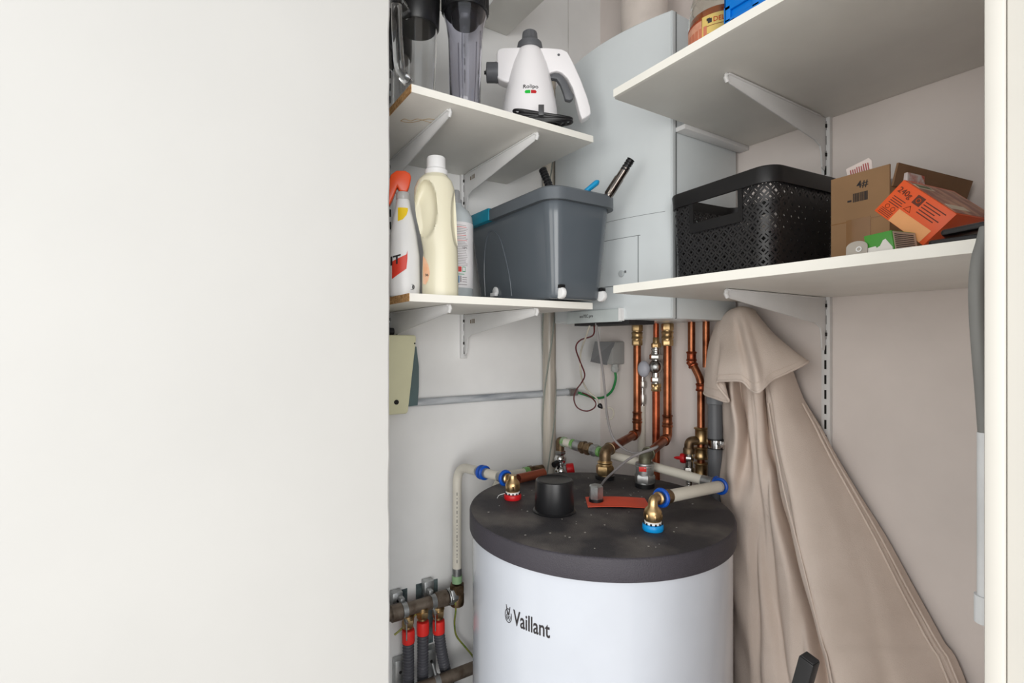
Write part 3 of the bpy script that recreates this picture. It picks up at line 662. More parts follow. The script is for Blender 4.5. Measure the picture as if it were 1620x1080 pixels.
# ---- pipe from the manifold to the red cap
base = onZ(811, 789, TZ); base.z = TZ
E = V((base.x, base.y, 1.075))
t = thing('hot_water_pipe', 'white bent pipe rising beside the tank and crossing to the red cap', 'pipe', (0.06, base.y, 0.78))
yv = onX(723, 850, 0.06).y
zb_ = onX(722, 905, 0.06).z
Tp = V((0.06, yv, onX(735, 735, 0.06).z))
Wd = (Tp - E); Wd.normalize()
ring2 = E + Wd * 0.033
pA = Tp
pts = fillet([V((0.06, yv, zb_)), pA, E - (-Wd) * 0.10 + Wd * 0.04], 0.06, 12)
q1 = E + Wd * 0.145
pts = fillet([V((0.06, yv, zb_)), pA, q1], 0.06, 12)
bm = nb(); tube(bm, pts, 0.0122, 20); obj('pipe', bm, M_wpipe, t)
vd = (CAM - V((0.06, yv, 1.0))); vd.z = 0; vd.normalize(); vs_ = V((-vd.y, vd.x, 0)); z_ = zb_ + 0.03; bm = nb()
while z_ < pA.z - 0.07:
    h_ = rr.choice((0.003, 0.005, 0.009)); obox(bm, V((0.06, yv, z_)) + vd * 0.0119 - vs_ * 0.0008, vs_ * 0.0016, vd * 0.0006, V((0, 0, h_))); z_ += h_ + rr.choice((0.003, 0.006))
obj('print', bm, M_ink, t, sm=False, label='dark printed dashes along the pipe')
bm = nb(); cyl(bm, E + Wd * 0.05, E + Wd * 0.115, 0.0115); obj('pipe', bm, M_wpipe, t)
bm = nb(); cyl(bm, E + Wd * 0.030, E + Wd * 0.054, 0.0126); cyl(bm, E + Wd * 0.105, E + Wd * 0.152, 0.0126); obj('sleeve', bm, M_galv, t)
bm = nb(); ringt(bm, E + Wd * 0.030, Wd, 0.0150, 0.0045); obj('ring', bm, M_blue, t, label='blue plastic ring')
bm = nb(); lathe(bm, E + Wd * 0.116, [(0.014, 0), (0.018, 0.002), (0.0185, 0.006), (0.0155, 0.009), (0.0155, 0.013), (0.0185, 0.016), (0.018, 0.021), (0.014, 0.023)], Wd, 28); obj('ring', bm, M_blue, t, label='blue plastic double ring')
cap_stack(t, base, E, Wd, M_red, 'red plastic cap')
bm = nb(); s = base + V((-0.008, -0.014, 0.014)); tube(bm, smooth([s, s + V((-0.006, -0.014, -0.004)), s + V((-0.013, -0.016, -0.0125))], 6), 0.0007, 5); obj('thread', bm, M_white, t)
# lower couplings of that pipe
z = zb_
bm = nb(); cyl(bm, (0.06, yv, z - 0.01), (0.06, yv, z + 0.012), 0.0128); obj('sleeve', bm, M_galv, t)
bm = nb(); cyl(bm, (0.06, yv, z - 0.028), (0.06, yv, z - 0.008), 0.0140); obj('ring', bm, mat('pale_green_ring', (150, 186, 142), 0.4), t, label='pale green ring')
ZM_ = 0.703
bm = nb(); nut(bm, (0.06, yv, z - 0.058), (0, 0, 1), 0.0215, 0.026); lathe(bm, (0.06, yv, z - 0.09), [(0.018, 0), (0.0195, 0.006), (0.0195, 0.03), (0.017, 0.034)], seg=28)
tube(bm, fillet([(0.06, yv, z - 0.08), (0.06, yv, ZM_), (0.06, yv - 0.04, ZM_)], 0.025, 8), 0.0165, 20); obj('union', bm, M_bronze, t)
# ---- second pipe behind the tank edge
a = onX(852, 738, 0.05); b = onX(797, 757, 0.05)
zz = (a.z + b.z) / 2
t = thing('water_pipe', 'short white pipe with brass end along the wall behind the copper stub', 'pipe', (0.05, b.y, zz))
yA = onX(858, 738, 0.05).y; yB = onX(836, 742, 0.05).y; yC = onX(790, 757, 0.05).y
bm = nb(); cyl(bm, (0.05, yA, zz), (0.05, yB, zz), 0.014); nut(bm, (0.05, yB, zz), (0, 1, 0), 0.0165, 0.018); obj('union', bm, M_bronze, t)
bm = nb(); cyl(bm, (0.05, yB - 0.016, zz), (0.05, yB, zz), 0.0145); obj('ring', bm, M_green, t)
bm = nb(); tube(bm, fillet([(0.05, yB - 0.014, zz), (0.05, yC - 0.0, zz), (0.052, yC - 0.07, zz - 0.16)], 0.05, 10), 0.0115, 20); obj('pipe', bm, M_wpipe, t)
# copper stub on the lid
a = onZ(820, 757, TZ + 0.0132); b = onZ(860, 748, TZ + 0.0132)
d = (b - a).normalized(); x, y = frame_of(d); rs = []
for r_, h in ((0.0108, 0), (0.0122, 0), (0.0122, (b - a).length), (0.0108, (b - a).length)):
    rs.append([a + d * h + x * r_ * math.cos(2 * PI * k / 28) + y * r_ * math.sin(2 * PI * k / 28) for k in range(28)])
rs.append(rs[0]); bm = nb(); rings(bm, rs, cap=False)
tag(obj('copper_offcut', bm, mat('copper_matt', (176, 98, 74), 0.5, 0.7), loc=a), 'short loose piece of copper pipe lying on the tank lid', 'pipe offcut')

# ================================================================ MANIFOLD
MX = 0.06
t = thing('heating_manifold', 'brown metal manifold pipe low on the bright wall beside the tank', 'manifold', (MX, -0.72, ZM_))
bm = nb(); cyl(bm, (MX, -0.86, ZM_), (MX, yv - 0.035, ZM_), 0.0165)
y1 = onX(690, 950, MX).y; y0 = onX(637, 975, MX).y; ym_ = onX(668, 962, MX).y
lathe(bm, (MX, y1 - 0.004, ZM_), [(0.0165, 0), (0.021, 0.004), (0.021, 0.034), (0.017, 0.038)], (0, 1, 0), 28)
lathe(bm, (MX, y0 - 0.035, ZM_), [(0.0165, 0), (0.021, 0.004), (0.021, 0.030), (0.017, 0.034)], (0, 1, 0), 28)
obj('pipe', bm, M_iron, t)
bm = nb(); nut(bm, (MX, y1 + 0.04, ZM_), (0, 1, 0), 0.0225, 0.018); ringt(bm, (MX, y1 + 0.036, ZM_), (0, 1, 0), 0.0195, 0.0025); obj('nut', bm, M_galv, t)
for yy in (y0 + 0.004, y1 - 0.010):
    bm = nb(); lathe(bm, (MX, yy - 0.006, ZM_), [(0.0170, 0), (0.0190, 0), (0.0190, 0.013), (0.0170, 0.013)], (0, 1, 0), 28)
    box(bm, (0.0015, yy - 0.006, ZM_ + 0.012), (MX - 0.008, yy + 0.006, ZM_ + 0.026), 0.002)
    cyl(bm, (MX + 0.008, yy, ZM_ - 0.018), (MX + 0.02, yy, ZM_ - 0.026), 0.005); cyl(bm, (MX + 0.018, yy, ZM_ - 0.022), (MX + 0.018, yy, ZM_ - 0.07), 0.0018)
    obj('clamp', bm, M_galv, t)
# outlets with hoses
def hose(px, pyc, px2, label, tilt):
    yy = onX(px, pyc, MX + 0.004).y; zc = onX(px, pyc, MX + 0.004).z
    t4 = thing('heating_hose', label, 'hose', (MX, yy, zc - 0.3), 'red-collared hoses under the manifold')
    bm = nb(); cyl(bm, (MX + 0.002, yy, zc + 0.02), (MX, yy, ZM_ - 0.012), 0.0135); nut(bm, (MX + 0.002, yy, zc + 0.026), (0, 0, 1), 0.0165, 0.016); cyl(bm, (MX + 0.002, yy, zc + 0.045), (MX + 0.002, yy, zc + 0.054), 0.0165)
    obj('fitting', bm, M_brass, t4)
    bm = nb(); lathe(bm, (MX + 0.004, yy, zc - 0.017), [(0.0160, 0), (0.0165, 0.002), (0.0165, 0.027), (0.0155, 0.033), (0.0125, 0.034)], seg=28); obj('collar', bm, M_redo, t4, label='bright red collar')
    bot = V((MX + 0.004, yy + tilt, 0.02)); pts = smooth([(MX + 0.004, yy, zc - 0.012), (MX + 0.004, yy + tilt * 0.12, zc - 0.09), (MX + 0.002, yy + tilt * 0.45, zc - 0.22), (MX, yy + tilt, zc - 0.40)], 120)
    bm = nb(); tube(bm, pts, lambda s: 0.0132 + 0.0021 * math.sin(s * 2 * PI / 0.0078), 16); obj('hose', bm, mat('corrugated_black', (84, 84, 90), 0.42), t4)
hose(646, 1005, 655, 'black ribbed hose with a red collar, closest to the wall edge', 0.003)
hose(669, 992, 668, 'black ribbed hose with a red collar, between the two others', 0.0)
hose(694, 990, 708, 'black ribbed hose with a red collar, closest to the tank', 0.10)
# wall recess plates behind the manifold
M_plate = mat('recess_plate', (120, 136, 138), 0.5, 0.3, rgb2=(60, 72, 74), scale=30)
k = 0
for (pa, pb, za, zb2) in (((627, 0), (644, 0), 930, 968), ((658, 0), (692, 0), 915, 955)):
    ya = onX(pa[0], 950, 0.001).y; yb = onX(pb[0], 950, 0.001).y
    zt = onX(pb[0], za, 0.001).z; zl = onX(pa[0], zb2, 0.001).z
    tag(obj('recess_plate', box(nb(), (0.0005, ya, zl), (0.003, yb, zt)), M_plate, sm=False, loc=(0, ya, zl)),
        ('teal-grey metal plate in the wall opening beside the wall edge', 'wider teal-grey metal plate in the wall opening nearer the tank')[k], 'wall plate'); k += 1
def mbracket(px, py, h, label):
    q = onX(px, py, 0.03); t = thing('mounting_bracket', label, 'bracket', (0.01, q.y, q.z - h))
    bm = nb(); box(bm, (0.0035, q.y - 0.014, q.z - h), (0.028, q.y + 0.014, q.z), 0.002); obj('plate', bm, M_galv, t)
    bm = nb(); lathe(bm, (0.028, q.y, q.z - h * 0.35), [(0.004, 0), (0.004, 0.001)], (1, 0, 0), 14); obj('hole', bm, M_dark, t)
mbracket(680, 920, 0.06, 'galvanised bracket holding the manifold, in front of the wider wall plate')
mbracket(630, 938, 0.06, 'galvanised bracket holding the manifold, next to the wall edge')
mbracket(683, 1028, 0.09, 'galvanised bracket on the wall between the black ribbed hoses')
mbracket(634, 1045, 0.09, 'galvanised bracket low on the wall beside the wall edge')
bm = nb(); y5 = onX(682, 1000, 0.02).y
box(bm, (0.001, y5 - 0.008, 0.56), (0.006, y5 + 0.012, ZM_ - 0.02)); tag(obj('mounting_strip', bm, M_plate, sm=False, loc=(0, y5, 0.56)), 'narrow teal-grey metal strip on the wall behind the hoses', 'strip')
# lower iron pipe
MX5 = 0.098; z5 = onX(712, 1070, MX5).z
t = thing('iron_pipe', 'brown iron pipe running along the wall low behind the tank', 'pipe', (MX5, -0.6, z5))
bm = nb(); cyl(bm, (MX5, -0.74, z5), (MX5, -0.30, z5), 0.0155); obj('pipe', bm, M_iron, t)
bm = nb(); yq = onX(690, 1070, MX5).y; lathe(bm, (MX5, yq - 0.006, z5), [(0.016, 0), (0.0185, 0), (0.0185, 0.014), (0.016, 0.014)], (0, 1, 0), 24); cyl(bm, (MX5, yq, z5 + 0.012), (0.075, yq, z5 + 0.035), 0.005); obj('clamp', bm, M_galv, t)
# earth wires
M_earth = mat('earth_wire', (150, 150, 70), 0.45, rgb2=(90, 130, 60), scale=60)
P = [onX(720, 945, 0.075), onX(721, 965, 0.07), onX(719, 985, 0.05), onX(722, 1005, 0.03), onX(735, 1022, 0.03), onX(748, 1038, 0.04), onX(752, 1050, 0.04)]
tag(obj('earth_wire', tube(nb(), smooth(P, 8), 0.0026, 8), M_earth, loc=P[0]), 'yellow-green wire curving from the manifold end down behind the tank', 'wire')
P = [onX(660, 970, 0.045), onX(648, 980, 0.045), onX(638, 992, 0.045), onX(624, 1004, 0.045)]
tag(obj('earth_wire', tube(nb(), smooth(P, 8), 0.0026, 8), M_earth, loc=P[0]), 'yellow-green wire passing behind the ribbed hose at the wall edge', 'wire')
# ================================================================ DRAPED CLOTH
M_cloth = mat('cotton_canvas', (226, 211, 200), 0.9, rgb2=(212, 196, 184), scale=5, bump=0.25, bscale=500)
def grid(bm, rows, nu=6, nv=8, th=None):
    G = [[V(p) for p in r] for r in rows]; R = len(G); Cc = len(G[0])
    def rowi(r):
        P = [r[0] * 2 - r[1]] + r + [r[-1] * 2 - r[-2]]; out = []
        for i in range(1, len(P) - 2):
            for k in range(nu): out.append(cr(P[i - 1], P[i], P[i + 1], P[i + 2], k / nu))
        out.append(P[-2]); return out
    H = [rowi(r) for r in G]; n = len(H[0]); cols = []
    for j in range(n):
        P = [H[0][j] * 2 - H[1][j]] + [h[j] for h in H] + [H[-1][j] * 2 - H[-2][j]]; out = []
        for i in range(1, len(P) - 2):
            for k in range(nv): out.append(cr(P[i - 1], P[i], P[i + 1], P[i + 2], k / nv))
        out.append(P[-2]); cols.append(out)
    rs = [[cols[j][i] for j in range(n)] for i in range(len(cols[0]))]
    rings(bm, rs, close=False, cap=False); return rs
cl = thing('draped_cloth', 'large beige canvas cloth hung beside the boiler pipes and spreading to the floor', 'cloth', (0.75, -0.08, 0.0))
rows = []
CW = {
 560: [(1136, -.012), (1146, -.07), (1158, -.10), (1172, -.075), (1188, -.115), (1200, -.115), (1209, -.075), (1213, -.14), (1224, -.13), (1236, -.075), (1240, -.05), (1243, -.012)],
 625: [(1140, -.012), (1150, -.075), (1162, -.11), (1176, -.055), (1190, -.100), (1204, -.095), (1213, -.05), (1215, -.125), (1236, -.115), (1262, -.05), (1266, -.03), (1268, -.012)],
 670: [(1142, -.012), (1149, -.07), (1165, -.12), (1182, -.06), (1189, -.095), (1208, -.09), (1219, -.055), (1221, -.135), (1250, -.115), (1286, -.05), (1291, -.035), (1295, -.012)],
 720: [(1141, -.012), (1148, -.065), (1158, -.125), (1178, -.08), (1192, -.10), (1212, -.10), (1228, -.055), (1230, -.145), (1268, -.115), (1311, -.05), (1317, -.035), (1322, -.012)],
 780: [(1138, -.012), (1143, -.055), (1155, -.120), (1172, -.11), (1195, -.12), (1222, -.12), (1240, -.070), (1242, -.155), (1290, -.120), (1344, -.05), (1352, -.035), (1358, -.012)],
 850: [(1140, -.012), (1150, -.060), (1159, -.120), (1180, -.15), (1206, -.14), (1236, -.14), (1258, -.085), (1260, -.170), (1320, -.125), (1382, -.05), (1392, -.035), (1402, -.012)],
 930: [(1142, -.012), (1152, -.060), (1160, -.115), (1184, -.15), (1214, -.15), (1250, -.15), (1278, -.095), (1280, -.185), (1350, -.130), (1422, -.05), (1434, -.035), (1446, -.012)],
 1010: [(1144, -.012), (1154, -.060), (1160, -.110), (1190, -.14), (1222, -.15), (1266, -.16), (1298, -.105), (1300, -.200), (1385, -.135), (1464, -.05), (1478, -.035), (1490, -.012)],
 1080: [(1146, -.012), (1156, -.060), (1160, -.105), (1194, -.135), (1230, -.15), (1280, -.17), (1315, -.115), (1317, -.215), (1415, -.14), (1499, -.05), (1514, -.035), (1528, -.012)],
}
for y in sorted(CW): rows.append([onY(px, y, Y) for px, Y in CW[y]])
def clampx(p):
    p.x = min(p.x, 1.19); return p
last = rows[-1]; prev = rows[-3]
for Z in (0.45, 0.02):
    nr = []
    for a_, b_ in zip(prev, last):
        f = (a_.z - Z) / (a_.z - b_.z); q = a_ + (b_ - a_) * (1 + (f - 1) * 0.55); q.z = Z; q.y = min(-0.01, max(q.y, -0.26 if q.x > 0.75 else -0.12)); nr.append(clampx(q))
    rows.append(nr)
for r in rows:
    for p in r:
        d = V((p.x - TC.x, p.y - TC.y)); 
        if d.length < TR + 0.012 and p.z < TZ + 0.02: d = d.normalized() * (TR + 0.012); p.x = TC.x + d.x; p.y = TC.y + d.y
bm = nb(); rs = grid(bm, rows, 10, 8)
for v in bm.verts:
    p = v.co; wv = math.sin(p.x * 38 + p.z * 9 + math.sin(p.z * 6) * 1.5) * 0.0045 + math.sin(p.x * 70 + p.z * 31) * 0.0018 + math.sin(p.x * 90 - p.z * 9 + 1) * 0.0016 + math.sin(p.z * 14 + p.x * 20) * 0.003
    th = math.atan2(p.x - 0.60, 1.55 - p.z); hgt = 1.55 - p.z
    for t0, w0, d0 in ((0.075, 0.012, 0.016), (0.125, 0.010, 0.012), (0.165, 0.016, 0.018), (0.215, 0.011, 0.012), (0.262, 0.012, 0.010), (0.30, 0.012, 0.018), (0.385, 0.010, 0.006), (0.43, 0.018, 0.008)):
        a_ = (th - t0 - 0.02 * math.sin(p.z * 5 + t0 * 40)) / w0; wv += d0 * math.exp(-a_ * a_) * min(1, hgt * 1.6)
    wv += 0.004 * math.sin(p.z * 30 + p.x * 60) * math.exp(-((p.z - 1.0) / 0.25) ** 2) * (1 if p.x < 0.8 else 0.3)
    if p.y < -0.03: p.y = min(-0.012, p.y + wv)
sk = obj('skirt', bm, M_cloth, cl, ang=180)
m_ = sk.modifiers.new('thick', 'SOLIDIFY'); m_.thickness = 0.0025; m_.offset = 0
# hem edges stacked at the right side
ncol = len(rs[0])
bm = nb()
for off, ci in ((0.0, -11), (0.002, -21)):
    pts = [r[ci] + V((0.004, -0.004, 0)) for r in rs[:]]
    tube(bm, pts[10::3], 0.0022, 6)
pts = [r[7 * 10] + V((0.0, -0.002, 0)) for r in rs]; tube(bm, pts[10::3], 0.0018, 6)
obj('hem', bm, M_cloth, cl)
# hood
HC = [  # columns: back, top, mid, low, hem
 ((1132, 514, -.010), (1133, 514, -.012), (1126, 545, -.012), (1122, 585, -.012), (1122, 612, -.012)),
 ((1134, 511, -.010), (1133, 512, -.035), (1122, 545, -.055), (1116, 590, -.065), (1114, 622, -.070)),
 ((1138, 507, -.010), (1137, 508, -.060), (1130, 545, -.095), (1126, 590, -.115), (1130, 629, -.120)),
 ((1143, 502, -.010), (1143, 503, -.070), (1139, 545, -.110), (1143, 590, -.130), (1153, 634, -.135)),
 ((1147, 499, -.010), (1147, 500, -.075), (1143, 545, -.120), (1137, 578, -.155), (1134, 606, -.160)),
 ((1152, 495, -.010), (1152, 496, -.085), (1152, 542, -.130), (1150, 575, -.165), (1152, 602, -.180)),
 ((1158, 492, -.010), (1158, 493, -.095), (1164, 540, -.140), (1170, 575, -.175), (1174, 603, -.195)),
 ((1164, 490, -.010), (1164, 491, -.100), (1174, 540, -.135), (1183, 580, -.175), (1188, 616, -.200)),
 ((1171, 488, -.010), (1171, 489, -.100), (1184, 540, -.155), (1194, 580, -.195), (1199, 620, -.215)),
 ((1178, 488, -.010), (1178, 489, -.095), (1196, 540, -.140), (1206, 580, -.175), (1209, 612, -.200)),
 ((1184, 489, -.010), (1184, 490, -.085), (1207, 535, -.125), (1220, 572, -.155), (1222, 600, -.170)),
 ((1189, 490, -.010), (1189, 491, -.070), (1216, 530, -.105), (1240, 565, -.125), (1248, 588, -.135)),
 ((1193, 491, -.010), (1193, 492, -.045), (1222, 527, -.075), (1258, 558, -.085), (1277, 573, -.090)),
 ((1196, 493, -.010), (1195, 494, -.020), (1222, 526, -.030), (1254, 556, -.035), (1272, 571, -.035)),
]
hr = [[onY(*c[i]) for c in HC] for i in range(5)]
bm = nb(); rs = grid(bm, hr, 7, 8)
ho = obj('hood', bm, M_cloth, cl, ang=180); m_ = ho.modifiers.new('thick', 'SOLIDIFY'); m_.thickness = 0.0028; m_.offset = 0
bm = nb(); tube(bm, rs[-1][3:-3], 0.0030, 8); tube(bm, [p + V((0, -0.0022, 0)) for p in rs[-4][8:-4]], 0.0012, 6); obj('hem', bm, M_cloth, cl)
# black bar in front of the cloth
a = onY(1281, 1041, -0.62); d = V((-0.24, 0, -1)).normalized(); x = d.cross(V((0, 1, 0))).normalized()
a2 = a + d * 0.02; L = (a.z - 0.005) / -d.z
bm = nb(); obox(bm, a - x * 0.0085 - V((0, 0.008, 0)), x * 0.017, V((0, 0.016, 0)), d * L * 0.985, 0.002)
bar = thing('bar', 'black square-ended bar standing in front of the beige cloth', 'bar', V((a.x, a.y, 0)) + V((d.x * L, 0, 0)))
obj('shaft', bm, M_black, bar)
bm = nb(); obox(bm, a - x * 0.007 - V((0, 0.0065, 0)) - d * 0.0012, x * 0.014, V((0, 0.013, 0)), d * 0.002, 0.0003); obj('end_plug', bm, M_bmat, bar)

# hose and pole by the door frame
t = thing('hanging_hose', 'grey bowed hose hanging inside the door frame over a white pole', 'hose', (1.20, -0.57, 1.0))
P = [at(1562, 360, 0.47), at(1556, 385, 0.47), at(1549, 410, 0.468), at(1545, 450, 0.466), at(1546, 500, 0.466), at(1550, 560, 0.466), at(1555, 620, 0.468), at(1560, 690, 0.47)]
bm = nb(); tube(bm, smooth(P, 10), 0.0058, 16); obj('hose', bm, mat('hose_grey', (126, 126, 124), 0.45), t)
bm = nb(); a = at(1560, 684, 0.47); b = at(1560, 985, 0.47); cyl(bm, a, b, 0.0064); obj('pole', bm, mat('pole_white', (214, 216, 218), 0.35), t)
bm = nb(); cyl(bm, at(1560, 942, 0.47), at(1560, 985, 0.47), 0.0085); obj('end_cap', bm, mat('pole_white', (214, 216, 218), 0.35), t)
# ================================================================ ITEMS: JUG SHELF
M_glass = mat('clear_plastic', (252, 253, 253), 0.04, trans=1.0, ior=1.46, var=0.0)
M_smoke = mat('smoked_plastic', (232, 232, 240), 0.05, trans=1.0, ior=1.46, var=0.0)
def shell(bm, o, outer, wall=0.002, seg=48):
    inner = [(r - wall, h) for r, h in outer]; inner[0] = (inner[0][0], outer[0][1] + 0.003)
    prof = [(0.0005, outer[0][1])] + outer + list(reversed(inner)) + [(0.0005, inner[0][1])]
    lathe(bm, o, prof, seg=seg, cap=False); bmesh.ops.remove_doubles(bm, verts=bm.verts[:], dist=1e-6)
def jug(c, ang, label, rad=0.045):
    c = V(c); t = thing('blender_jug', label, 'jug', c, 'glass blender jugs on the jug shelf')
    bm = nb(); shell(bm, c + V((0, 0, 0.001)), [(rad * 0.80, 0), (rad * 0.86, 0.05), (rad * 0.94, 0.12), (rad, 0.25)], 0.0028); obj('jug_body', bm, M_glass, t)
    bm = nb(); lathe(bm, c + V((0, 0, 0.186)), [(rad * 1.0, 0), (rad * 1.06, 0.004), (rad * 1.12, 0.085), (rad * 0.9, 0.10)], seg=48); obj('collar', bm, M_black, t, label='black collar')
    d = V((math.cos(ang), math.sin(ang), 0))
    P = [c + d * rad * 0.9 + V((0, 0, 0.19)), c + d * (rad + 0.036) + V((0, 0, 0.20)), c + d * (rad + 0.040) + V((0, 0, 0.17)), c + d * (rad + 0.036) + V((0, 0, 0.11)), c + d * (rad + 0.026) + V((0, 0, 0.062)), c + d * rad * 0.9 + V((0, 0, 0.052))]
    bm = nb(); tube(bm, smooth(P, 8), 0.0115, 14, 0.8); obj('handle', bm, M_glass, t, label='clear glass handle')
    bm = nb(); ringt(bm, c + V((0, 0, 0.006)), (0, 0, 1), rad * 0.80, 0.003); obj('foot', bm, M_glass, t)
j1 = at(660, 100, 1.12); j1.z = ZM
j2 = at(618, 100, 1.24); j2.z = ZM
jug(j1, math.atan2(CAM.y - j1.y, CAM.x - j1.x) - 0.50, 'glass jug with a black collar and clear handle, nearest the wall edge')
jug(j2, 2.6, 'second glass jug standing behind, mostly hidden by the wall edge')
c = at(736, 100, 1.13); c.z = ZM
t = thing('blender_cup', 'tall smoky clear blender cup with a black screw lid, beside the white steamer', 'cup', c)
bm = nb(); shell(bm, c + V((0, 0, 0.001)), [(0.031, 0), (0.033, 0.004), (0.0345, 0.08), (0.0375, 0.165), (0.042, 0.200), (0.0475, 0.218), (0.0475, 0.228)], 0.0022, 56)
for k in range(5):
    a = 0.6 + k * 1.256; tube(bm, [c + V((math.cos(a) * (0.0322 + 0.0010 * i), math.sin(a) * (0.0322 + 0.0010 * i), 0.01 + 0.17 * i / 4)) for i in range(5)], 0.0014, 6)
obj('cup_body', bm, M_smoke, t)
bm = nb(); lathe(bm, c + V((0, 0, 0.224)), [(0.0495, 0), (0.0515, 0.003), (0.0515, 0.035), (0.046, 0.040)], seg=56); 
for k in range(40):
    a = 2 * PI * k / 40; cyl(bm, c + V((math.cos(a) * 0.0512, math.sin(a) * 0.0512, 0.228)), c + V((math.cos(a) * 0.0512, math.sin(a) * 0.0512, 0.258)), 0.0014, seg=6)
obj('lid', bm, M_black, t, label='black ribbed lid')
bm = nb(); lathe(bm, c + V((0, 0, 0.200)), [(0.027, 0), (0.030, 0.004), (0.030, 0.030)], seg=40); obj('inner_cone', bm, mat('dark_smoke', (50, 48, 52), 0.2, trans=0.3), t)

# handheld steamer
SZ = 1.27
so = at(838, 190, SZ); so.z = ZM; K = SZ / 810
t = thing('handheld_steamer', 'white handheld steamer with grey cap and trigger and a coiled black cord', 'steamer', so)
U = RGT
def sp(px, py): # local (u, v) metres for the steamer profile
    return ((px - 838) * K, (540 - py) * K + 1.40 - ZM)
lz = lambda r, py: (r * K, sp(0, py)[1])
zt0 = 0.0
prof = [(46 * K, 0.001), (47 * K, 0.006), (46 * K, 0.012), lz(43, 175), lz(40.5, 160), lz(36.5, 140), lz(32, 120), lz(27, 103), lz(22.5, 91), lz(19.5, 83), lz(17, 79)]
prof = [p for i, p in enumerate(prof) if i < 3 or p[1] > 0.013]
bm = nb(); lathe(bm, so, prof, seg=64)
M_stw = mat('steamer_white', (240, 238, 240), 0.28, var=0.005); M_stg = mat('steamer_grey', (92, 94, 98), 0.45, var=0.05)
obj('body', bm, M_stw, t, ang=60)
bm = nb(); pl = [sp(x, y) for x, y in ((786, 88), (789, 83), (796, 81), (842, 80), (842, 133), (803, 136), (797, 134), (788, 130), (786, 124))]
prism(bm, pl, so, U, UP, 0.036, 0.006, 3); obj('nozzle_block', bm, M_stw, t)
pl = [sp(x, y) for x, y in ((848, 80.5), (866, 80.5), (878, 81.5), (888, 82.5), (897, 87), (906, 104), (918, 131), (928, 158), (933, 176), (933.5, 184), (930, 187), (920, 193), (917, 186), (911, 162), (905, 143), (897, 128), (888, 119.5), (880, 117), (872, 119), (862, 124), (855, 124))]
bm = nb(); prism(bm, pl, so, U, UP, 0.030, 0.0075, 4); obj('handle', bm, M_stw, t, label='white curved handle', ang=60)
pl = [sp(x, y) for x, y in ((869, 121), (876, 117.5), (884, 118), (890, 123), (897, 134), (902, 146), (907, 152), (906, 158), (901, 161), (894, 159), (891, 148), (886, 135), (880, 127), (874, 126), (870, 127))]
bm = nb(); prism(bm, pl, so, U, UP, 0.016, 0.002, 2); obj('trigger', bm, M_stg, t, label='grey trigger')
bm = nb(); lathe(bm, so, [lz(19.5, 80.5), lz(20.3, 77), lz(19, 70), lz(13.5, 66), lz(12.6, 64), lz(11.2, 52.5), lz(8.5, 50.5)], seg=40)
for k in range(14):
    a = 2 * PI * k / 14; d = V((math.cos(a), math.sin(a), 0)); cyl(bm, so + d * 12.3 * K + V((0, 0, sp(0, 65)[1])), so + d * 10.9 * K + V((0, 0, sp(0, 53)[1])), 0.0012, seg=6)
obj('cap', bm, M_stg, t, label='grey ribbed safety cap')
n0 = so + U * sp(787, 0)[0] + V((0, 0, sp(0, 115)[1]))
bm = nb(); lathe(bm, n0, [(0.0245 * 0.98, -0.002), (0.0243, 0.004), (0.0236, 0.006), (0.0236, 0.026), (0.021, 0.0275)], -U, 36); obj('nozzle', bm, M_stg, t, label='grey nozzle collar')
bm = nb(); lathe(bm, n0, [(0.007, 0.027), (0.0065, 0.029), (0.004, 0.0295), (0.0045, 0.033)], -U, 16); obj('nozzle_tip', bm, M_black, t)
fc = V((-U.y, U.x, 0)); fc = -fc if fc.dot(CAM - so) < 0 else fc
bm = nb(); lathe(bm, so + U * sp(883, 0)[0] + V((0, 0, sp(0, 92)[1])) + fc * 0.0148, [(0.0035, 0), (0.003, 0.0008)], fc, 14); obj('button', bm, M_stg, t)
rb = 44.0 * K
def wrapb(zz, r0):
    def f(u, q, d):
        a = u / r0; dirv = fc * math.cos(a) + U * math.sin(a); slope = (sp(0, 175)[1] - zz - q) * 0.16
        return so + dirv * (r0 + d + slope) + V((0, 0, zz + q))
    return f
zx = sp(0, 159)[1]
obj('lettering', textbm('Rolipo', 0.0135, (0, 0, 0), (1, 0, 0), (0, 0, 1), 0.0006, 'CENTER', 0.012, wrapb(zx, 42.7 * K), 1.12), M_ink, t, sm=False)
for s, m_, l_ in ((-1, mat('mark_green', (20, 190, 60), 0.5), 'green half of the badge'), (1, mat('mark_red', (190, 30, 36), 0.5), 'red half of the badge')):
    bm = nb(); f = wrapb(sp(0, 165)[1], 43.2 * K); x0, x1 = (-0.0145, -0.0008) if s < 0 else (0.0008, 0.0145); rs = []
    for i in range(9):
        u = x0 + (x1 - x0) * i / 8; e = abs(u) - 0.0105; hh = 0.0038 * math.sqrt(max(0.02, 1 - (max(0, e) / 0.0040) ** 2)); rs.append([f(u, -hh, 0.0), f(u, hh, 0.0), f(u, hh, 0.0007), f(u, -hh, 0.0007)])
    rings(bm, rs); obj('badge', bm, m_, t, sm=False, label=l_)
bm = nb()
for k in range(7):
    cc = so + U * (0.014 + 0.010 * (k % 3)) + fc * (0.088 - 0.0015 * k) + V((0, 0, 0.0035 + 0.0056 * k)); R_ = 0.047 + 0.003 * (k % 3); ph = 0.4 * k
    pts = [cc + U * (R_ * 1.15 * math.cos(a)) + fc * (R_ * 0.32 * math.sin(a)) + V((0, 0, -0.0014 * k * (1 + math.cos(a)) + 0.0016 * (1 + math.sin(a * 2 + ph)))) for a in [2 * PI * i / 40 for i in range(41)]]
    tube(bm, pts, 0.0033, 8)
obj('power_cord', bm, M_black, t, label='coiled black cord')
q = so + U * 0.022 + fc * 0.104 + V((0, 0, 0.018))
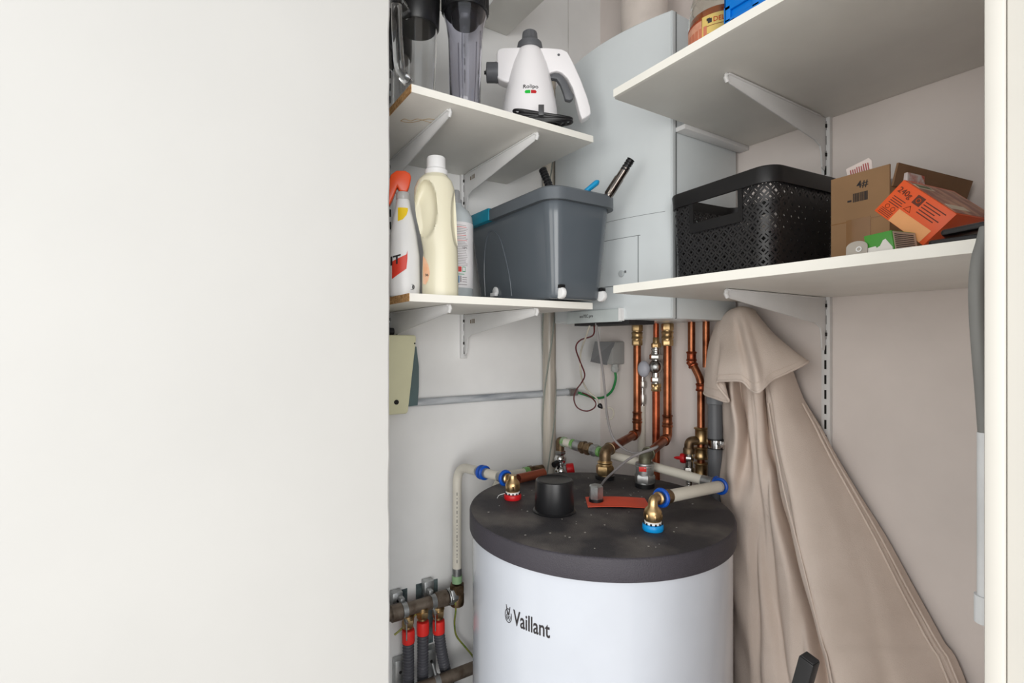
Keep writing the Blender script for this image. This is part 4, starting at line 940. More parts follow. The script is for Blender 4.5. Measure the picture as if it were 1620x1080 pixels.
bm = nb(); obox(bm, q - U * 0.006, U * 0.013, fc * 0.004, V((0, 0, 0.024)), 0.001); obj('cord_strap', bm, mat('strap_grey', (70, 70, 72), 0.3), t)

# ================================================================ ITEMS: BOTTLE SHELF
# spray bottle
c = at(640, 400, 1.10); c.z = ZL
fd = (CAM - c); fd.z = 0; fd.normalize(); sd = V((-fd.y, fd.x, 0)); ra = math.atan2(sd.y, sd.x)
t = thing('spray_bottle', 'white spray bottle with an orange trigger, cut off by the wall edge', 'spray bottle', c)
SPR = ((0.001, 0.028, 0.022, 0), (0.004, 0.032, 0.025, 0), (0.03, 0.0335, 0.026, 0), (0.09, 0.032, 0.025, 0), (0.135, 0.028, 0.023, -0.002), (0.17, 0.022, 0.020, -0.003), (0.192, 0.0165, 0.0165, -0.003), (0.205, 0.0145, 0.0145, -0.003), (0.213, 0.0125, 0.0125, -0.003))
bm = nb(); rs = []
for h, rx, ry, ox in SPR: rs.append(ell(c.x + sd.x * ox, c.y + sd.y * ox, c.z + h, rx, ry, ra, 2.3, 48))
rings(bm, rs); obj('bottle', bm, M_white, t)
def onbody(u, z, d=0.0006):
    for i in range(len(SPR) - 1):
        if SPR[i][0] <= z <= SPR[i + 1][0]: break
    g = (z - SPR[i][0]) / (SPR[i + 1][0] - SPR[i][0]); rx, ry, ox = [SPR[i][k] + (SPR[i + 1][k] - SPR[i][k]) * g for k in (1, 2, 3)]
    k = max(0, 1 - min(1, abs(u - ox) / rx) ** 2.3) ** (1 / 2.3)
    return c + sd * u + fd * (ry * k + d) + V((0, 0, z))
def patch(bm, poly, f, d=0.0006, nsub=10):
    """polygon with u-monotone top and bottom: list of (u, zlow, zhigh)"""
    rs = []
    for i in range(len(poly) - 1):
        for k in range(nsub):
            g = k / nsub; a_, b_ = poly[i], poly[i + 1]; u = a_[0] + (b_[0] - a_[0]) * g; z0 = a_[1] + (b_[1] - a_[1]) * g; z1 = a_[2] + (b_[2] - a_[2]) * g
            rs.append([f(u, z0, d - 0.0006), f(u, z1, d - 0.0006), f(u, z1, d), f(u, z0, d)])
    u, z0, z1 = poly[-1]; rs.append([f(u, z0, d - 0.0006), f(u, z1, d - 0.0006), f(u, z1, d), f(u, z0, d)])
    rings(bm, rs); return bm
S1 = 1 if sd.dot(RGT) > 0 else -1
f1 = lambda u, z, d: onbody(u * S1, z, d)
obj('label_patch', patch(nb(), [(-0.026, 0.038, 0.075), (0.004, 0.060, 0.090), (0.006, 0.082, 0.098)], f1, 0.0012), mat('label_red', (222, 62, 44), 0.4), t, sm=False, label='red slanted label patch')
obj('cap_patch', patch(nb(), [(-0.014, 0.160, 0.190), (-0.004, 0.164, 0.190), (0.004, 0.174, 0.190), (0.007, 0.184, 0.190)], f1, 0.0012), mat('label_yellow', (246, 208, 30), 0.4), t, sm=False, label='yellow neck patch')
obj('lettering', textbm('IT', 0.026, (0, 0, 0), (1, 0, 0), (0, 0, 1), 0.0006, 'RIGHT', 0.02, lambda u, q, d: onbody((u - 0.008) * S1, 0.072 + q + u * 0.25, 0.0014 + d)), M_ink, t, sm=False)
bm = nb(); ringt(bm, onbody(0.015 * S1, 0.022, 0.0), fd, 0.0055, 0.0005, 24, 6); obox(bm, onbody(0.016 * S1, 0.0185, 0.0), sd * S1 * 0.003, fd * 0.0008, V((0, 0, 0.007))); obj('symbol', bm, M_ink, t, sm=False)
bm = nb(); lathe(bm, c - sd * 0.003 + V((0, 0, 0.210)), [(0.0135, 0), (0.0145, 0.002), (0.0145, 0.014), (0.013, 0.016)], seg=36); obj('collar', bm, mat('clear_collar', (226, 226, 224), 0.25, trans=0.35), t)
bm = nb(); hb = c - sd * 0.003 + V((0, 0, 0.226))
pl = [(-0.030, 0.018), (-0.026, 0.034), (-0.014, 0.044), (0.004, 0.045), (0.014, 0.040), (0.017, 0.032), (0.013, 0.012), (0.008, 0.0), (-0.008, 0.0), (-0.012, 0.010), (-0.020, -0.012), (-0.028, -0.030), (-0.033, -0.028), (-0.030, -0.005)]
prism(bm, [(x, y) for x, y in pl], hb, sd * S1, UP, 0.022, 0.004, 3); obj('trigger_head', bm, mat('trigger_orange', (236, 84, 36), 0.3), t, label='orange trigger head')

# detergent bottle
c = at(690, 400, 1.10); c.z = ZL
fd2 = (CAM - c); fd2.z = 0; fd2.normalize(); sd2 = V((-fd2.y, fd2.x, 0)); 
if sd2.dot(RGT) < 0: sd2 = -sd2
ra = math.atan2(sd2.y, sd2.x)
t = thing('detergent_bottle', 'cream laundry detergent bottle with a white cap and moulded grip', 'bottle', c)
k_ = 1.10 / 810
zc_ = lambda py: (540 - py) * k_ + 1.40 - ZL
prof = [(500, 669, 724), (470, 668, 725), (430, 668, 725), (400, 670, 724), (375, 666, 723), (345, 659, 722), (315, 655.5, 720), (300, 656, 719), (288, 661, 715), (281, 668, 709), (277, 673, 705)]
rs = []; base_h = 0.001
seq = [(0.001, 671, 722), (0.005, 668, 725)] + [(zc_(y), a_, b_) for y, a_, b_ in prof[1:]]
# dense vertical resample
dense = []
for i in range(len(seq) - 1):
    for k in range(8):
        g = k / 8; dense.append(tuple(seq[i][j] + (seq[i + 1][j] - seq[i][j]) * g for j in range(3)))
dense.append(seq[-1])
for h, a_, b_ in dense:
    cx = ((a_ + b_) / 2 - 690) * k_; rx = (b_ - a_) / 2 * k_; ry = min(rx * 0.92, 0.030)
    if h > 0.20: ry = min(ry, rx)
    rg = ell(c.x + sd2.x * cx, c.y + sd2.y * cx, c.z + h, rx, ry, ra, 2.3, 120); out = []
    for p in rg:
        d = p - c; u = d.dot(sd2); v_ = d.dot(fd2)
        if v_ > 0:
            py = 540 - (p.z - 1.40) / k_; px = 690 + u / k_
            # grip recess left of the handle column, smaller one at right; handle column bulges
            e1 = ((px - 674) / 17) ** 2 + ((py - 335) / 44) ** 2
            e2 = ((px - 722) / 9) ** 2 + ((py - 345) / 46) ** 2
            dent = 0.021 * max(0, 1 - e1 ** 2) ** 0.5 + 0.017 * max(0, 1 - e2 ** 1.5) ** 0.6
            e3 = ((px - 655) / 18) ** 2 + ((py - 415) / 42) ** 2
            dent += 0.006 * max(0, 1 - e3) ** 0.7
            p = p - fd2 * min(dent, max(0, v_ - 0.002))
        out.append(p)
    rs.append(out)
bm = nb(); rings(bm, rs); obj('bottle', bm, mat('cream_translucent', (232, 226, 200), 0.28, var=0.02, scale=3), t, ang=60)
bm = nb(); lathe(bm, c + V((0, 0, zc_(278))), [(0.0235, 0), (0.0245, 0.001), (0.0245, 0.010), (0.0215, 0.013), (0.0205, 0.014), (0.0200, 0.036), (0.0185, 0.0385)], seg=48); obj('cap', bm, M_white, t)
bm = nb(); f = lambda u, z, d: c + sd2 * u + fd2 * (0.0285 * max(0, 1 - (abs(u) / 0.039) ** 2.3) ** 0.43 - 0.0035 + d) + V((0, 0, z))
patch(bm, [(-0.0275, 0.028, 0.086), (-0.022, 0.026, 0.080), (-0.016, 0.036, 0.066), (-0.0135, 0.048, 0.054)], f, 0.0022); obj('label_patch', bm, mat('label_peach', (240, 200, 172), 0.4, rgb2=(232, 168, 120), scale=30), t, sm=False, label='peach coloured label edge')
obj('lettering', textbm('36', 0.007, (0, 0, 0), (1, 0, 0), (0, 0, 1), 0.0004, 'CENTER', 0.02, lambda u, q, d: f(u - 0.0195, 0.044 + q, 0.0026 + d)), M_ink, t, sm=False)

# clear bottle with label
c = at(722, 400, 1.22); c.z = ZL
fd3 = (CAM - c); fd3.z = 0; fd3.normalize(); sd3 = V((-fd3.y, fd3.x, 0)); sd3 = sd3 if sd3.dot(RGT) > 0 else -sd3
t = thing('clear_bottle', 'clear bottle with a white printed label, between the cream bottle and grey box', 'bottle', c)
bm = nb(); k_ = 1.22 / 810; Zc = lambda py: (540 - py) * k_ + 1.40 - ZL
lathe(bm, c, [(0.036, 0.001), (0.0395, 0.004), (0.0395, Zc(356)), (0.0375, Zc(345)), (0.030, Zc(335)), (0.017, Zc(328)), (0.0125, Zc(322))], seg=48); obj('bottle', bm, mat('clear_bottle', (226, 234, 238), 0.1, trans=0.4, ior=1.2), t)
bm = nb(); lathe(bm, c + V((0, 0, Zc(325))), [(0.0130, 0), (0.0135, 0.012), (0.0085, 0.014), (0.0075, 0.034), (0.006, 0.036)], seg=30); obj('cap', bm, mat('clear_cap', (190, 192, 194), 0.2, trans=0.4), t)
bm = nb(); lathe(bm, c, [(0.0398, Zc(457)), (0.0400, Zc(457) + 0.0005), (0.0400, Zc(357)), (0.0398, Zc(356))], seg=64, cap=True); sleeve = obj('label_sleeve', bm, mat('label_white', (232, 230, 232), 0.5), t)
def cf(u, q, d, R=0.0400): a = (u + 0.004) / R; return c + (fd3 * math.cos(a) + sd3 * math.sin(a)) * (R + d) + V((0, 0, q))
def cpatch(bm, u0, u1, z0, z1, d=0.0004, n=6):
    rings(bm, [[cf(u0 + (u1 - u0) * i / n, z, dd) for z, dd in ((z0, -0.0003), (z1, -0.0003), (z1, d), (z0, d))] for i in range(n + 1)])
bmr, bmk, bmg2, bmb = nb(), nb(), nb(), nb()
for i in range(26):
    z = Zc(362) - i * 0.00385
    if z < Zc(425): break
    b_ = bmr if i in (1, 6, 9) else bmk
    cpatch(b_, -0.004, 0.025 - rr.uniform(0, 0.008), z, z + 0.0010)
cpatch(bmr, 0.0, 0.008, Zc(433), Zc(425)); cpatch(bmb, -0.004, 0.003, Zc(450), Zc(439)); cpatch(bmk, 0.005, 0.0075, Zc(449), Zc(439))
for i in range(3): cpatch(bmk, 0.010, 0.022, Zc(442 + i * 3.4), Zc(441 + i * 3.4))
cpatch(bmk, 0.0, 0.022, Zc(453), Zc(452))
for u0, u1, z0, z1 in ((0.010, 0.018, Zc(426), Zc(425)), (0.010, 0.018, Zc(433), Zc(432)), (0.010, 0.0108, Zc(433), Zc(425)), (0.0172, 0.018, Zc(433), Zc(425)), (0.0, 0.015, Zc(437), Zc(436))): cpatch(bmg2, u0, u1, z0, z1)
obj('grey_print', bmk, mat('print_grey', (150, 140, 144), 0.6), sleeve, sm=False); obj('red_print', bmr, mat('print_red', (216, 70, 66), 0.6), sleeve, sm=False); obj('green_print', bmg2, mat('print_green', (70, 160, 110), 0.6), sleeve, sm=False); obj('blue_print', bmb, mat('print_blue', (60, 130, 180), 0.6), sleeve, sm=False)
obj('lettering', textbm('1.5ℓ' if False else '1,5 L', 0.0065, (0, 0, 0), (1, 0, 0), (0, 0, 1), 0.0003, 'LEFT', 0.0, lambda u, q, d: cf(u + 0.010, Zc(397) + q, 0.0004 + d)), M_ink, t, sm=False)

# grey storage box
M_gbox = mat('box_grey', (88, 95, 102), 0.22, var=0.02, scale=3, coat=0.2)
t = thing('storage_box', 'dark grey plastic box on small white castors, overhanging the bottle shelf', 'storage box', (0.24, -0.45, ZL))
def rr3(z, x0, x1, y0, y1, r): return ring3(rrect((x0 + x1) / 2, (y0 + y1) / 2, (x1 - x0) / 2, (y1 - y0) / 2, r, 0, 8), z)
BZ = ZL + 0.004; TZb = 1.742
X0, X1, Y0, Y1 = 0.075, 0.421, -0.524, -0.378
x0, x1, y0, y1 = 0.040, 0.440, -0.545, -0.356
rs = [rr3(BZ, X0 + 0.006, X1 - 0.006, Y0 + 0.006, Y1 - 0.006, 0.02), rr3(BZ + 0.002, X0 + 0.002, X1 - 0.002, Y0 + 0.002, Y1 - 0.002, 0.024), rr3(BZ + 0.008, X0, X1, Y0, Y1, 0.026)]
for f in (0.25, 0.5, 0.75, 1.0):
    l = lambda a_, b_: a_ + (b_ - a_) * f
    rs.append(rr3(BZ + 0.008 + (TZb - 0.012 - BZ) * f, l(X0, x0), l(X1, x1), l(Y0, y0), l(Y1, y1), 0.026 + 0.010 * f))
zr = TZb
rs += [rr3(zr, x0 + 0.003, x1 - 0.003, y0 + 0.003, y1 - 0.003, 0.033), rr3(BZ + 0.03, X0 + 0.003, X1 - 0.003, Y0 + 0.003, Y1 - 0.003, 0.024)]
bm = nb(); rings(bm, rs); obj('tub', bm, M_gbox, t, ang=50)
bm = nb(); o_ = 0.010
rs = [rr3(zr - 0.030, x0 - o_, x1 + o_, y0 - o_, y1 + o_, 0.045), rr3(zr - 0.004, x0 - o_, x1 + o_, y0 - o_, y1 + o_, 0.045), rr3(zr, x0 - o_ + 0.004, x1 + o_ - 0.004, y0 - o_ + 0.004, y1 + o_ - 0.004, 0.042), rr3(zr, x0 + 0.004, x1 - 0.004, y0 + 0.004, y1 - 0.004, 0.034), rr3(zr - 0.030, x0 + 0.002, x1 - 0.002, y0 + 0.002, y1 - 0.002, 0.034)]
rs.append(rs[0]); rings(bm, rs, cap=False); bmesh.ops.remove_doubles(bm, verts=bm.verts[:], dist=1e-6); obj('rim', bm, mat('box_rim', (92, 98, 104), 0.38, var=0.02), t)
xt_ = onY(774, 322, y0 - o_).x
bm = nb(); box(bm, (0.022, y0 - o_ - 0.0035, zr - 0.030), (xt_, y0 + 0.02, zr + 0.002), 0.003); obj('handle_grip', bm, mat('teal_plastic', (16, 132, 158), 0.35), t, label='turquoise section of the rim')
# bottle's reflection shaped as a raised outline on the side, and castors
sy = lambda z: Y0 + (y0 - Y0) * (z - BZ) / (TZb - BZ)
bm = nb(); q0 = onY(765, 466, Y0); q1 = onY(782, 368, y0 + 0.01); q2 = onY(805, 466, Y0)
P = []
for (px, py) in ((765, 468), (766, 430), (770, 395), (775, 375), (781, 366), (788, 368), (795, 380), (801, 410), (805, 440), (806, 468)):
    q = onY(px, py, Y0 - 0.008); P.append(V((q.x, sy(q.z) - 0.0003, q.z)))
tube(bm, smooth(P, 6), 0.0016, 8); obj('reflection_outline', bm, M_gbox, t)
def castor(p, ax):
    p = V(p); bm = nb(); lathe(bm, p - V(ax) * 0.006, [(0.003, 0), (0.0125, 0.001), (0.0135, 0.003), (0.0135, 0.010), (0.0125, 0.012), (0.003, 0.0125)], ax, 28); w_ = obj('castor', bm, M_white, t, label='small white castor wheel')
    bm = nb(); q = p + V((0, 0, 0.0145)); box(bm, q - V((0.007, 0.007, 0.004)), q + V((0.007, 0.007, 0.004)), 0.001); obj('castor_slot', bm, M_black, t)
q = onX(888, 463, X1 + 0.002); castor((X1 + 0.001, q.y, q.z), (0, 1, 0.0))
q = onX(950, 468, X1 + 0.002); castor((X1 + 0.001, q.y + 0.004, q.z), (0, 1, 0.0))
q = onY(785, 461, Y0 - 0.002)
bm = nb(); lathe(bm, (q.x, Y0 + 0.004, q.z), [(0.012, 0), (0.012, 0.010), (0.010, 0.0115)], (0, -1, 0), 24); box(bm, (q.x - 0.016, Y0 - 0.012, q.z - 0.013), (q.x + 0.010, Y0 - 0.002, q.z - 0.003), 0.002); obj('clip', bm, M_white, t, label='small white clip')
# things standing in the box
a = at(968, 300, 1.20); b = at(996, 256, 1.19); d = (b - a).normalized(); a0 = a - d * 0.12
t = thing('telescopic_pole', 'short chrome and black telescopic pole leaning out of the grey box', 'pole', a0)
bm = nb(); cyl(bm, a0, at(990, 266, 1.19), 0.0098); lathe(bm, a0 + d * 0.105, [(0.010, 0), (0.0113, 0.002), (0.0113, 0.045), (0.010, 0.047)], d, 24); obj('tube', bm, mat('smoked_chrome', (130, 122, 116), 0.18, 1.0, var=0.3), t)
e0 = at(987, 270, 1.19)
bm = nb(); tube(bm, [e0 + d * 0.001 * k for k in range(30)], lambda s: 0.0080 + 0.0016 * (1 if (s % 0.007) < 0.0045 else 0), 16); obj('ribbed_end', bm, M_black, t)
a = at(868, 292, 1.30); b = at(856, 262, 1.31); d = (b - a).normalized()
tag(obj('ribbed_hose', tube(nb(), [a - d * 0.08 + d * 0.0015 * k for k in range(85)], lambda s: 0.0085 + 0.0018 * (1 if (s % 0.008) < 0.0045 else 0), 16), M_black, loc=a - d * 0.08), 'black ribbed hose end sticking up behind the grey box rim', 'hose')
a = at(930, 300, 1.17); b = at(945, 288, 1.17); d = (b - a).normalized()
bm = nb(); tube(bm, [a - d * 0.06, a, b - d * 0.004, b, b + d * 0.004], [0.007, 0.0085, 0.0095, 0.0085, 0.004], 16, 0.7); tag(obj('brush_handle', bm, mat('turquoise_plastic', (18, 140, 190), 0.3), loc=a - d * 0.06), 'turquoise handle tip poking out of the grey box', 'handle')

# ================================================================ ITEMS: BASKET SHELF
M_bk = mat('basket_black', (30, 29, 30), 0.42, var=0.08)
def lattice():
    m = bpy.data.materials.new('basket_lattice'); m.use_nodes = True; nt = m.node_tree; N = nt.nodes; L = nt.links; b = N['Principled BSDF']
    b.inputs['Base Color'].default_value = (*lin((42, 41, 42)), 1); b.inputs['Roughness'].default_value = 0.42
    uv = N.new('ShaderNodeUVMap'); sx = N.new('ShaderNodeSeparateXYZ'); L.new(uv.outputs[0], sx.inputs[0])
    def M(op, a, b_=None, v=None):
        n = N.new('ShaderNodeMath'); n.operation = op
        if isinstance(a, (int, float)): n.inputs[0].default_value = a
        else: L.new(a, n.inputs[0])
        if b_ is not None:
            if isinstance(b_, (int, float)): n.inputs[1].default_value = b_
            else: L.new(b_, n.inputs[1])
        return n.outputs[0]
    fu = M('ABSOLUTE', M('SUBTRACT', M('FRACT', sx.outputs[0]), 0.5)); fv = M('ABSOLUTE', M('SUBTRACT', M('FRACT', sx.outputs[1]), 0.5))
    s = M('ADD', fu, fv)
    hole = M('LESS_THAN', s, 0.20)
    hole2 = M('GREATER_THAN', s, 0.86)
    slot = M('MULTIPLY', M('LESS_THAN', M('ABSOLUTE', M('SUBTRACT', s, 0.5)), 0.065), M('LESS_THAN', M('ABSOLUTE', M('SUBTRACT', fu, fv)), 0.27))
    msk = M('MAXIMUM', M('MAXIMUM', hole, hole2), slot)
    al = M('SUBTRACT', 1.0, msk); L.new(al, b.inputs['Alpha']); return m
M_lat = lattice()
ba = math.radians(-5.0)
bc = V((0.693, -0.214, ZRL)); bx = V((math.cos(ba), math.sin(ba), 0)); by = V((-math.sin(ba), math.cos(ba), 0))
t = thing('storage_basket', 'black plastic basket with a diamond lattice pattern, beside the boiler', 'basket', bc)
HX, HY, HT = 0.128, 0.110, 0.206
def bring(z, f, r=0.03, ins=0): return ring3([(bc.x + bx.x * x + by.x * y, bc.y + bx.y * x + by.y * y) for x, y in rrect(0, 0, HX * f - ins, HY * f - ins, r, 0, 8)], ZRL + z)
def wallpatch(z0, z1, ins, umask, m, name, parent, lab=None):
    """basket wall band; umask picks perimeter quads"""
    zs = [z0 + (z1 - z0) * i / 8 for i in range(9)]
    fz = lambda z: 0.92 + 0.06 * z / HT
    bm = nb(); uvl = bm.loops.layers.uv.new('UVMap'); R = []; per = []
    base = []
    for z in zs:
        ringp = bring(z, fz(z), 0.03, ins); dense_ = []
        for i in range(len(ringp)):
            a_, b_ = ringp[i], ringp[(i + 1) % len(ringp)]; nn = max(1, int((b_ - a_).length / 0.008 + 0.5)) if (b_ - a_).length > 0.012 else 1
            if z == zs[0]: per.append(nn)
            nn = per[i]
            for k in range(nn): dense_.append(a_ + (b_ - a_) * (k / nn))
        R.append([bm.verts.new(p) for p in dense_])
    n = len(R[0]); s = [0]
    for i in range(n): s.append(s[-1] + (R[4][(i + 1) % n].co - R[4][i].co).length)
    cell = s[-1] / round(s[-1] / 0.0215)
    for i in range(8):
        for j in range(n):
            k = (j + 1) % n; mid = (R[i][j].co + R[i + 1][k].co) / 2; l = mid - bc
            if not umask(l.dot(bx), l.dot(by), l.z): continue
            f = bm.faces.new((R[i][j], R[i][k], R[i + 1][k], R[i + 1][j]))
            for lp, (uu, zz) in zip(f.loops, ((s[j], zs[i]), (s[j + 1], zs[i]), (s[j + 1], zs[i + 1]), (s[j], zs[i + 1]))): lp[uvl].uv = (uu / cell, zz / 0.0215)
    for v in [v for v in bm.verts if not v.link_faces]: bm.verts.remove(v)
    o = obj(name, bm, m, parent, label=lab); return o
hw, hz0 = 0.055, 0.118
inhandle = lambda x, y, z: abs(x) < hw + 0.005 and z > hz0 - 0.001 and abs(y) > HY * 0.8
o = wallpatch(0.004, HT - 0.022, 0.0, lambda x, y, z: not inhandle(x, y, z), M_lat, 'lattice_wall', t)
m_ = o.modifiers.new('thick', 'SOLIDIFY'); m_.thickness = 0.0026; m_.offset = -1
# plain frame round each handle opening, both long sides
for sgn in (-1, 1):
    bm = nb()
    def hp(x, z, d=0.0): 
        f = 0.92 + 0.06 * z / HT; return bc + bx * x + by * (sgn * (HY * f + d)) + V((0, 0, z))
    W_ = 0.065; zt_ = HT - 0.02; zb_h = hz0 + 0.010
    for (xa, xb, z0, z1) in ((-W_, -hw, hz0 - 0.004, zt_), (hw, W_, hz0 - 0.004, zt_), (-hw, hw, hz0 - 0.004, zb_h + 0.006), (-hw, hw, zt_ - 0.004, zt_)):
        rings(bm, [[hp(xa, z, -0.003), hp(xb, z, -0.003), hp(xb, z, 0.0012), hp(xa, z, 0.0012)] for z in (z0, z1)])
    obj('handle_frame', bm, M_bk, t, sm=False)
bm = nb(); rs = [bring(HT - 0.030, 1.0, 0.034), bring(HT - 0.003, 1.015, 0.034), bring(HT, 1.0, 0.032), bring(HT, 0.96, 0.03), bring(HT - 0.030, 0.955, 0.03)]
rs.append(rs[0]); rings(bm, rs, cap=False); bmesh.ops.remove_doubles(bm, verts=bm.verts[:], dist=1e-6); obj('rim', bm, M_bk, t)
bm = nb(); rings(bm, [bring(0.001, 0.915, 0.03), bring(0.006, 0.92, 0.03)]); obj('floor_panel', bm, M_bk, t)

# cardboard box
M_card = mat('cardboard', (156, 122, 88), 0.85, var=0.05, scale=10, stretch=(1, 1, 1)); M_cardd = mat('cardboard_inside', (136, 104, 76), 0.9, var=0.05)
M_tape = mat('packing_tape', (142, 104, 66), 0.12, var=0.05, coat=0.5)
cs = 1.12
cp = lambda px, py: CAM + ray(px, py)
A0 = V((0.864, -0.236, ZRL)); A1 = V((0.958, -0.2445, ZRL)); A2 = V((0.990, -0.022, ZRL)); A3 = A0 + (A2 - A1)
HB = 0.176
t = thing('cardboard_box', 'open brown cardboard box marked 4#, between the basket and the orange box', 'box', A0.lerp(A2, 0.5))
cen = A0.lerp(A2, 0.5)
ex = (A1 - A0); ey = (A2 - A1); exn = ex.normalized(); eyn = ey.normalized()
bm = nb()
th = 0.003; H = V((0, 0, HB))
obox(bm, A0 + V((0, 0, 0.0008)), ex, eyn * th, H); obox(bm, A3 - eyn * th + V((0, 0, 0.0008)), ex, eyn * th, H * 1.02)
obox(bm, A0 + eyn * th + V((0, 0, 0.0008)), exn * th, ey - eyn * 2 * th, H * 0.97); obox(bm, A1 - exn * th + eyn * th + V((0, 0, 0.0008)), exn * th, ey - eyn * 2 * th, H * 0.80)
obox(bm, A0 + V((0, 0, 0.0008)), ex, ey, V((0, 0, 0.003)))
obj('carton', bm, M_card, t, sm=False)
# flap standing behind, tilted outwards
fa = A1 + exn * 0.004 + H * 1.015 + eyn * 0.012; fb = A2 + exn * 0.010 + H * 0.99
bm = nb(); bq = bmesh.new(); lo1 = A1 + H * 0.80 + eyn * 0.004; lo2 = A2 + H * 0.80
vs = [bq.verts.new(p + dd) for dd in (V((0, 0, 0)), exn * 0.003) for p in (lo1, lo2, fb, fa)]
for f in ((0, 1, 2, 3), (7, 6, 5, 4), (0, 4, 5, 1), (1, 5, 6, 2), (2, 6, 7, 3), (3, 7, 4, 0)): bq.faces.new([vs[i] for i in f])
bmesh.ops.recalc_face_normals(bq, faces=bq.faces[:]); join(bm, bq); obj('flap', bm, M_cardd, t, sm=False, label='darker upright side flap')
bm = nb(); s_ = A0 - eyn * 0.0004
def cf2(u, q, d): return A0 + ex * u + V((0, 0, q)) - eyn * (0.0002 + d)
obox(bm, cf2(0.28, 0.0, 0), ex * 0.42, -eyn * 0.0004, V((0, 0, 0.098))); obox(bm, cf2(0.0, 0.094, 0), ex * 0.99, -eyn * 0.0003, V((0, 0, 0.0015)))
obj('tape', bm, M_tape, t, sm=False, label='glossy brown tape')
obj('lettering', textbm('4#', 0.017, A0 + ex * 0.46 + V((0, 0, 0.150)) - eyn * 0.0004, exn, (0, 0, 1), 0.0004, 'LEFT', 0.005), M_ink, t, sm=False)
bm = nb(); u = 0.40
while u < 0.64:
    wd = rr.choice((0.006, 0.010, 0.016)); obox(bm, cf2(u, 0.127, 0), ex * wd, -eyn * 0.0004, V((0, 0, 0.015))); u += wd + rr.choice((0.006, 0.010))
obox(bm, cf2(0.30, 0.129, 0), ex * 0.07, -eyn * 0.0004, V((0, 0, 0.003)))
obj('barcode', bm, M_ink, t, sm=False)
# paper tag sticking out of the box
a = at(1352, 285, 0.80); 
p0 = A0.lerp(A1, 0.28) + eyn * 0.012 + V((0, 0, HB - 0.035)); 
t = thing('paper_leaflet', 'small white leaflet with red print sticking out of the cardboard box', 'leaflet', p0)
ux = (exn + V((0, 0, 0.22))).normalized(); uy = (V((0, 0, 1)) - exn * 0.15).normalized()
bm = nb(); prism(bm, [(0, 0), (0.038, 0.0), (0.042, 0.045), (0.038, 0.052), (0.0, 0.052)], p0, ux, uy, 0.0005); obj('paper', bm, mat('paper_pinkish', (236, 222, 216), 0.7), t, sm=False)
bm = nb()
for k in range(9): obox(bm, p0 + ux * (0.006 + 0.0036 * k) + uy * 0.026 - eyn * 0.0006, ux * 0.0016, uy * (0.020 - 0.0008 * (k % 3)), -eyn * 0.0004)
obj('print', bm, mat('print_maroon', (176, 84, 84), 0.6), t, sm=False)
# white and red item inside
q = A1 + eyn * 0.03 - exn * 0.02 + V((0, 0, 0.125))
bm = nb(); obox(bm, q, (exn * 0.03 + V((0, 0, 0.006))), eyn * 0.05, V((0, 0, 0.034)), 0.001); tag(obj('packet', bm, mat('packet_white', (226, 216, 214), 0.4, rgb2=(200, 90, 60), scale=40, thr=(0.3, 0.42)), sm=False, loc=q), 'white and red packet peeping over the cardboard box edge', 'packet')

# orange food box
PA = onY(1383, 333, -0.402); PB = onY(1430, 284, -0.402); PD = onY(1452, 396, -0.402)
e1 = PB - PA; e2 = PD - PA; e2 = e2 - e1.normalized() * e2.dot(e1.normalized()); dep = V((0.004, 0.165, 0.010))
M_or = mat('carton_orange', (232, 88, 28), 0.4, var=0.03)
t = thing('food_carton', 'orange food carton marked 240g tilted against the cardboard box', 'carton', PD)
bm = nb(); obox(bm, PA, e1, e2, dep, 0.0008); obj('carton', bm, M_or, t)
n1 = e1.normalized(); n2 = e2.normalized(); nf = V((0, -1, 0)); w1 = e1.length; w2 = e2.length
def face(u, v_, d=0.0004): return PB - n1 * v_ + n2 * u + nf * d   # u along the long edge from top-left, v down
def fbox(bm, u0, u1, v0, v1, d=0.0004): obox(bm, face(u0, v0, 0.0), n2 * (u1 - u0), -n1 * (v1 - v0), nf * d); return bm
obj('date_panel', fbox(nb(), w2 * 0.30, w2 * 0.92, w1 * 0.62, w1 * 0.99), mat('carton_peach', (240, 168, 108), 0.5), t, sm=False, label='pale peach panel')
obj('lettering', textbm('240g', 0.0105, face(w2 * 0.05, w1 * 0.30), n2, n1, 0.0004, 'LEFT', 0.0, None), mat('print_brown', (96, 44, 24), 0.6), t, sm=False)
bm = nb(); fbox(bm, w2 * 0.36, w2 * 0.50, w1 * 0.10, w1 * 0.34)
for k in range(4): fbox(bm, w2 * 0.07, w2 * (0.30 - 0.03 * (k % 2)), w1 * (0.42 + k * 0.06), w1 * (0.44 + k * 0.06))
for k in range(5): fbox(bm, w2 * 0.53, w2 * (0.90 - 0.06 * (k % 3)), w1 * (0.14 + k * 0.075), w1 * (0.165 + k * 0.075))
for k in range(4): fbox(bm, w2 * 0.05, w2 * 0.27, w1 * (0.80 + k * 0.045), w1 * (0.815 + k * 0.045))
for k in range(2): ringt(bm, face(w2 * (0.11 + 0.11 * k), w1 * 0.72, 0.0002), nf, w1 * 0.055, 0.0003, 16, 4)
tri = [face(w2 * u, w1 * v_, 0.0003) for u, v_ in ((0.40, 0.42), (0.34, 0.56), (0.46, 0.56), (0.40, 0.42))]; tube(bm, tri, 0.0004, 4)
obj('print', bm, mat('print_brown', (96, 44, 24), 0.6), t, sm=False)
bm = nb(); ringt(bm, face(w2 * 0.43, w1 * 0.22, 0.0006), nf, w1 * 0.055, 0.0005, 16, 4); obj('print_symbol', bm, M_or, t, sm=False)
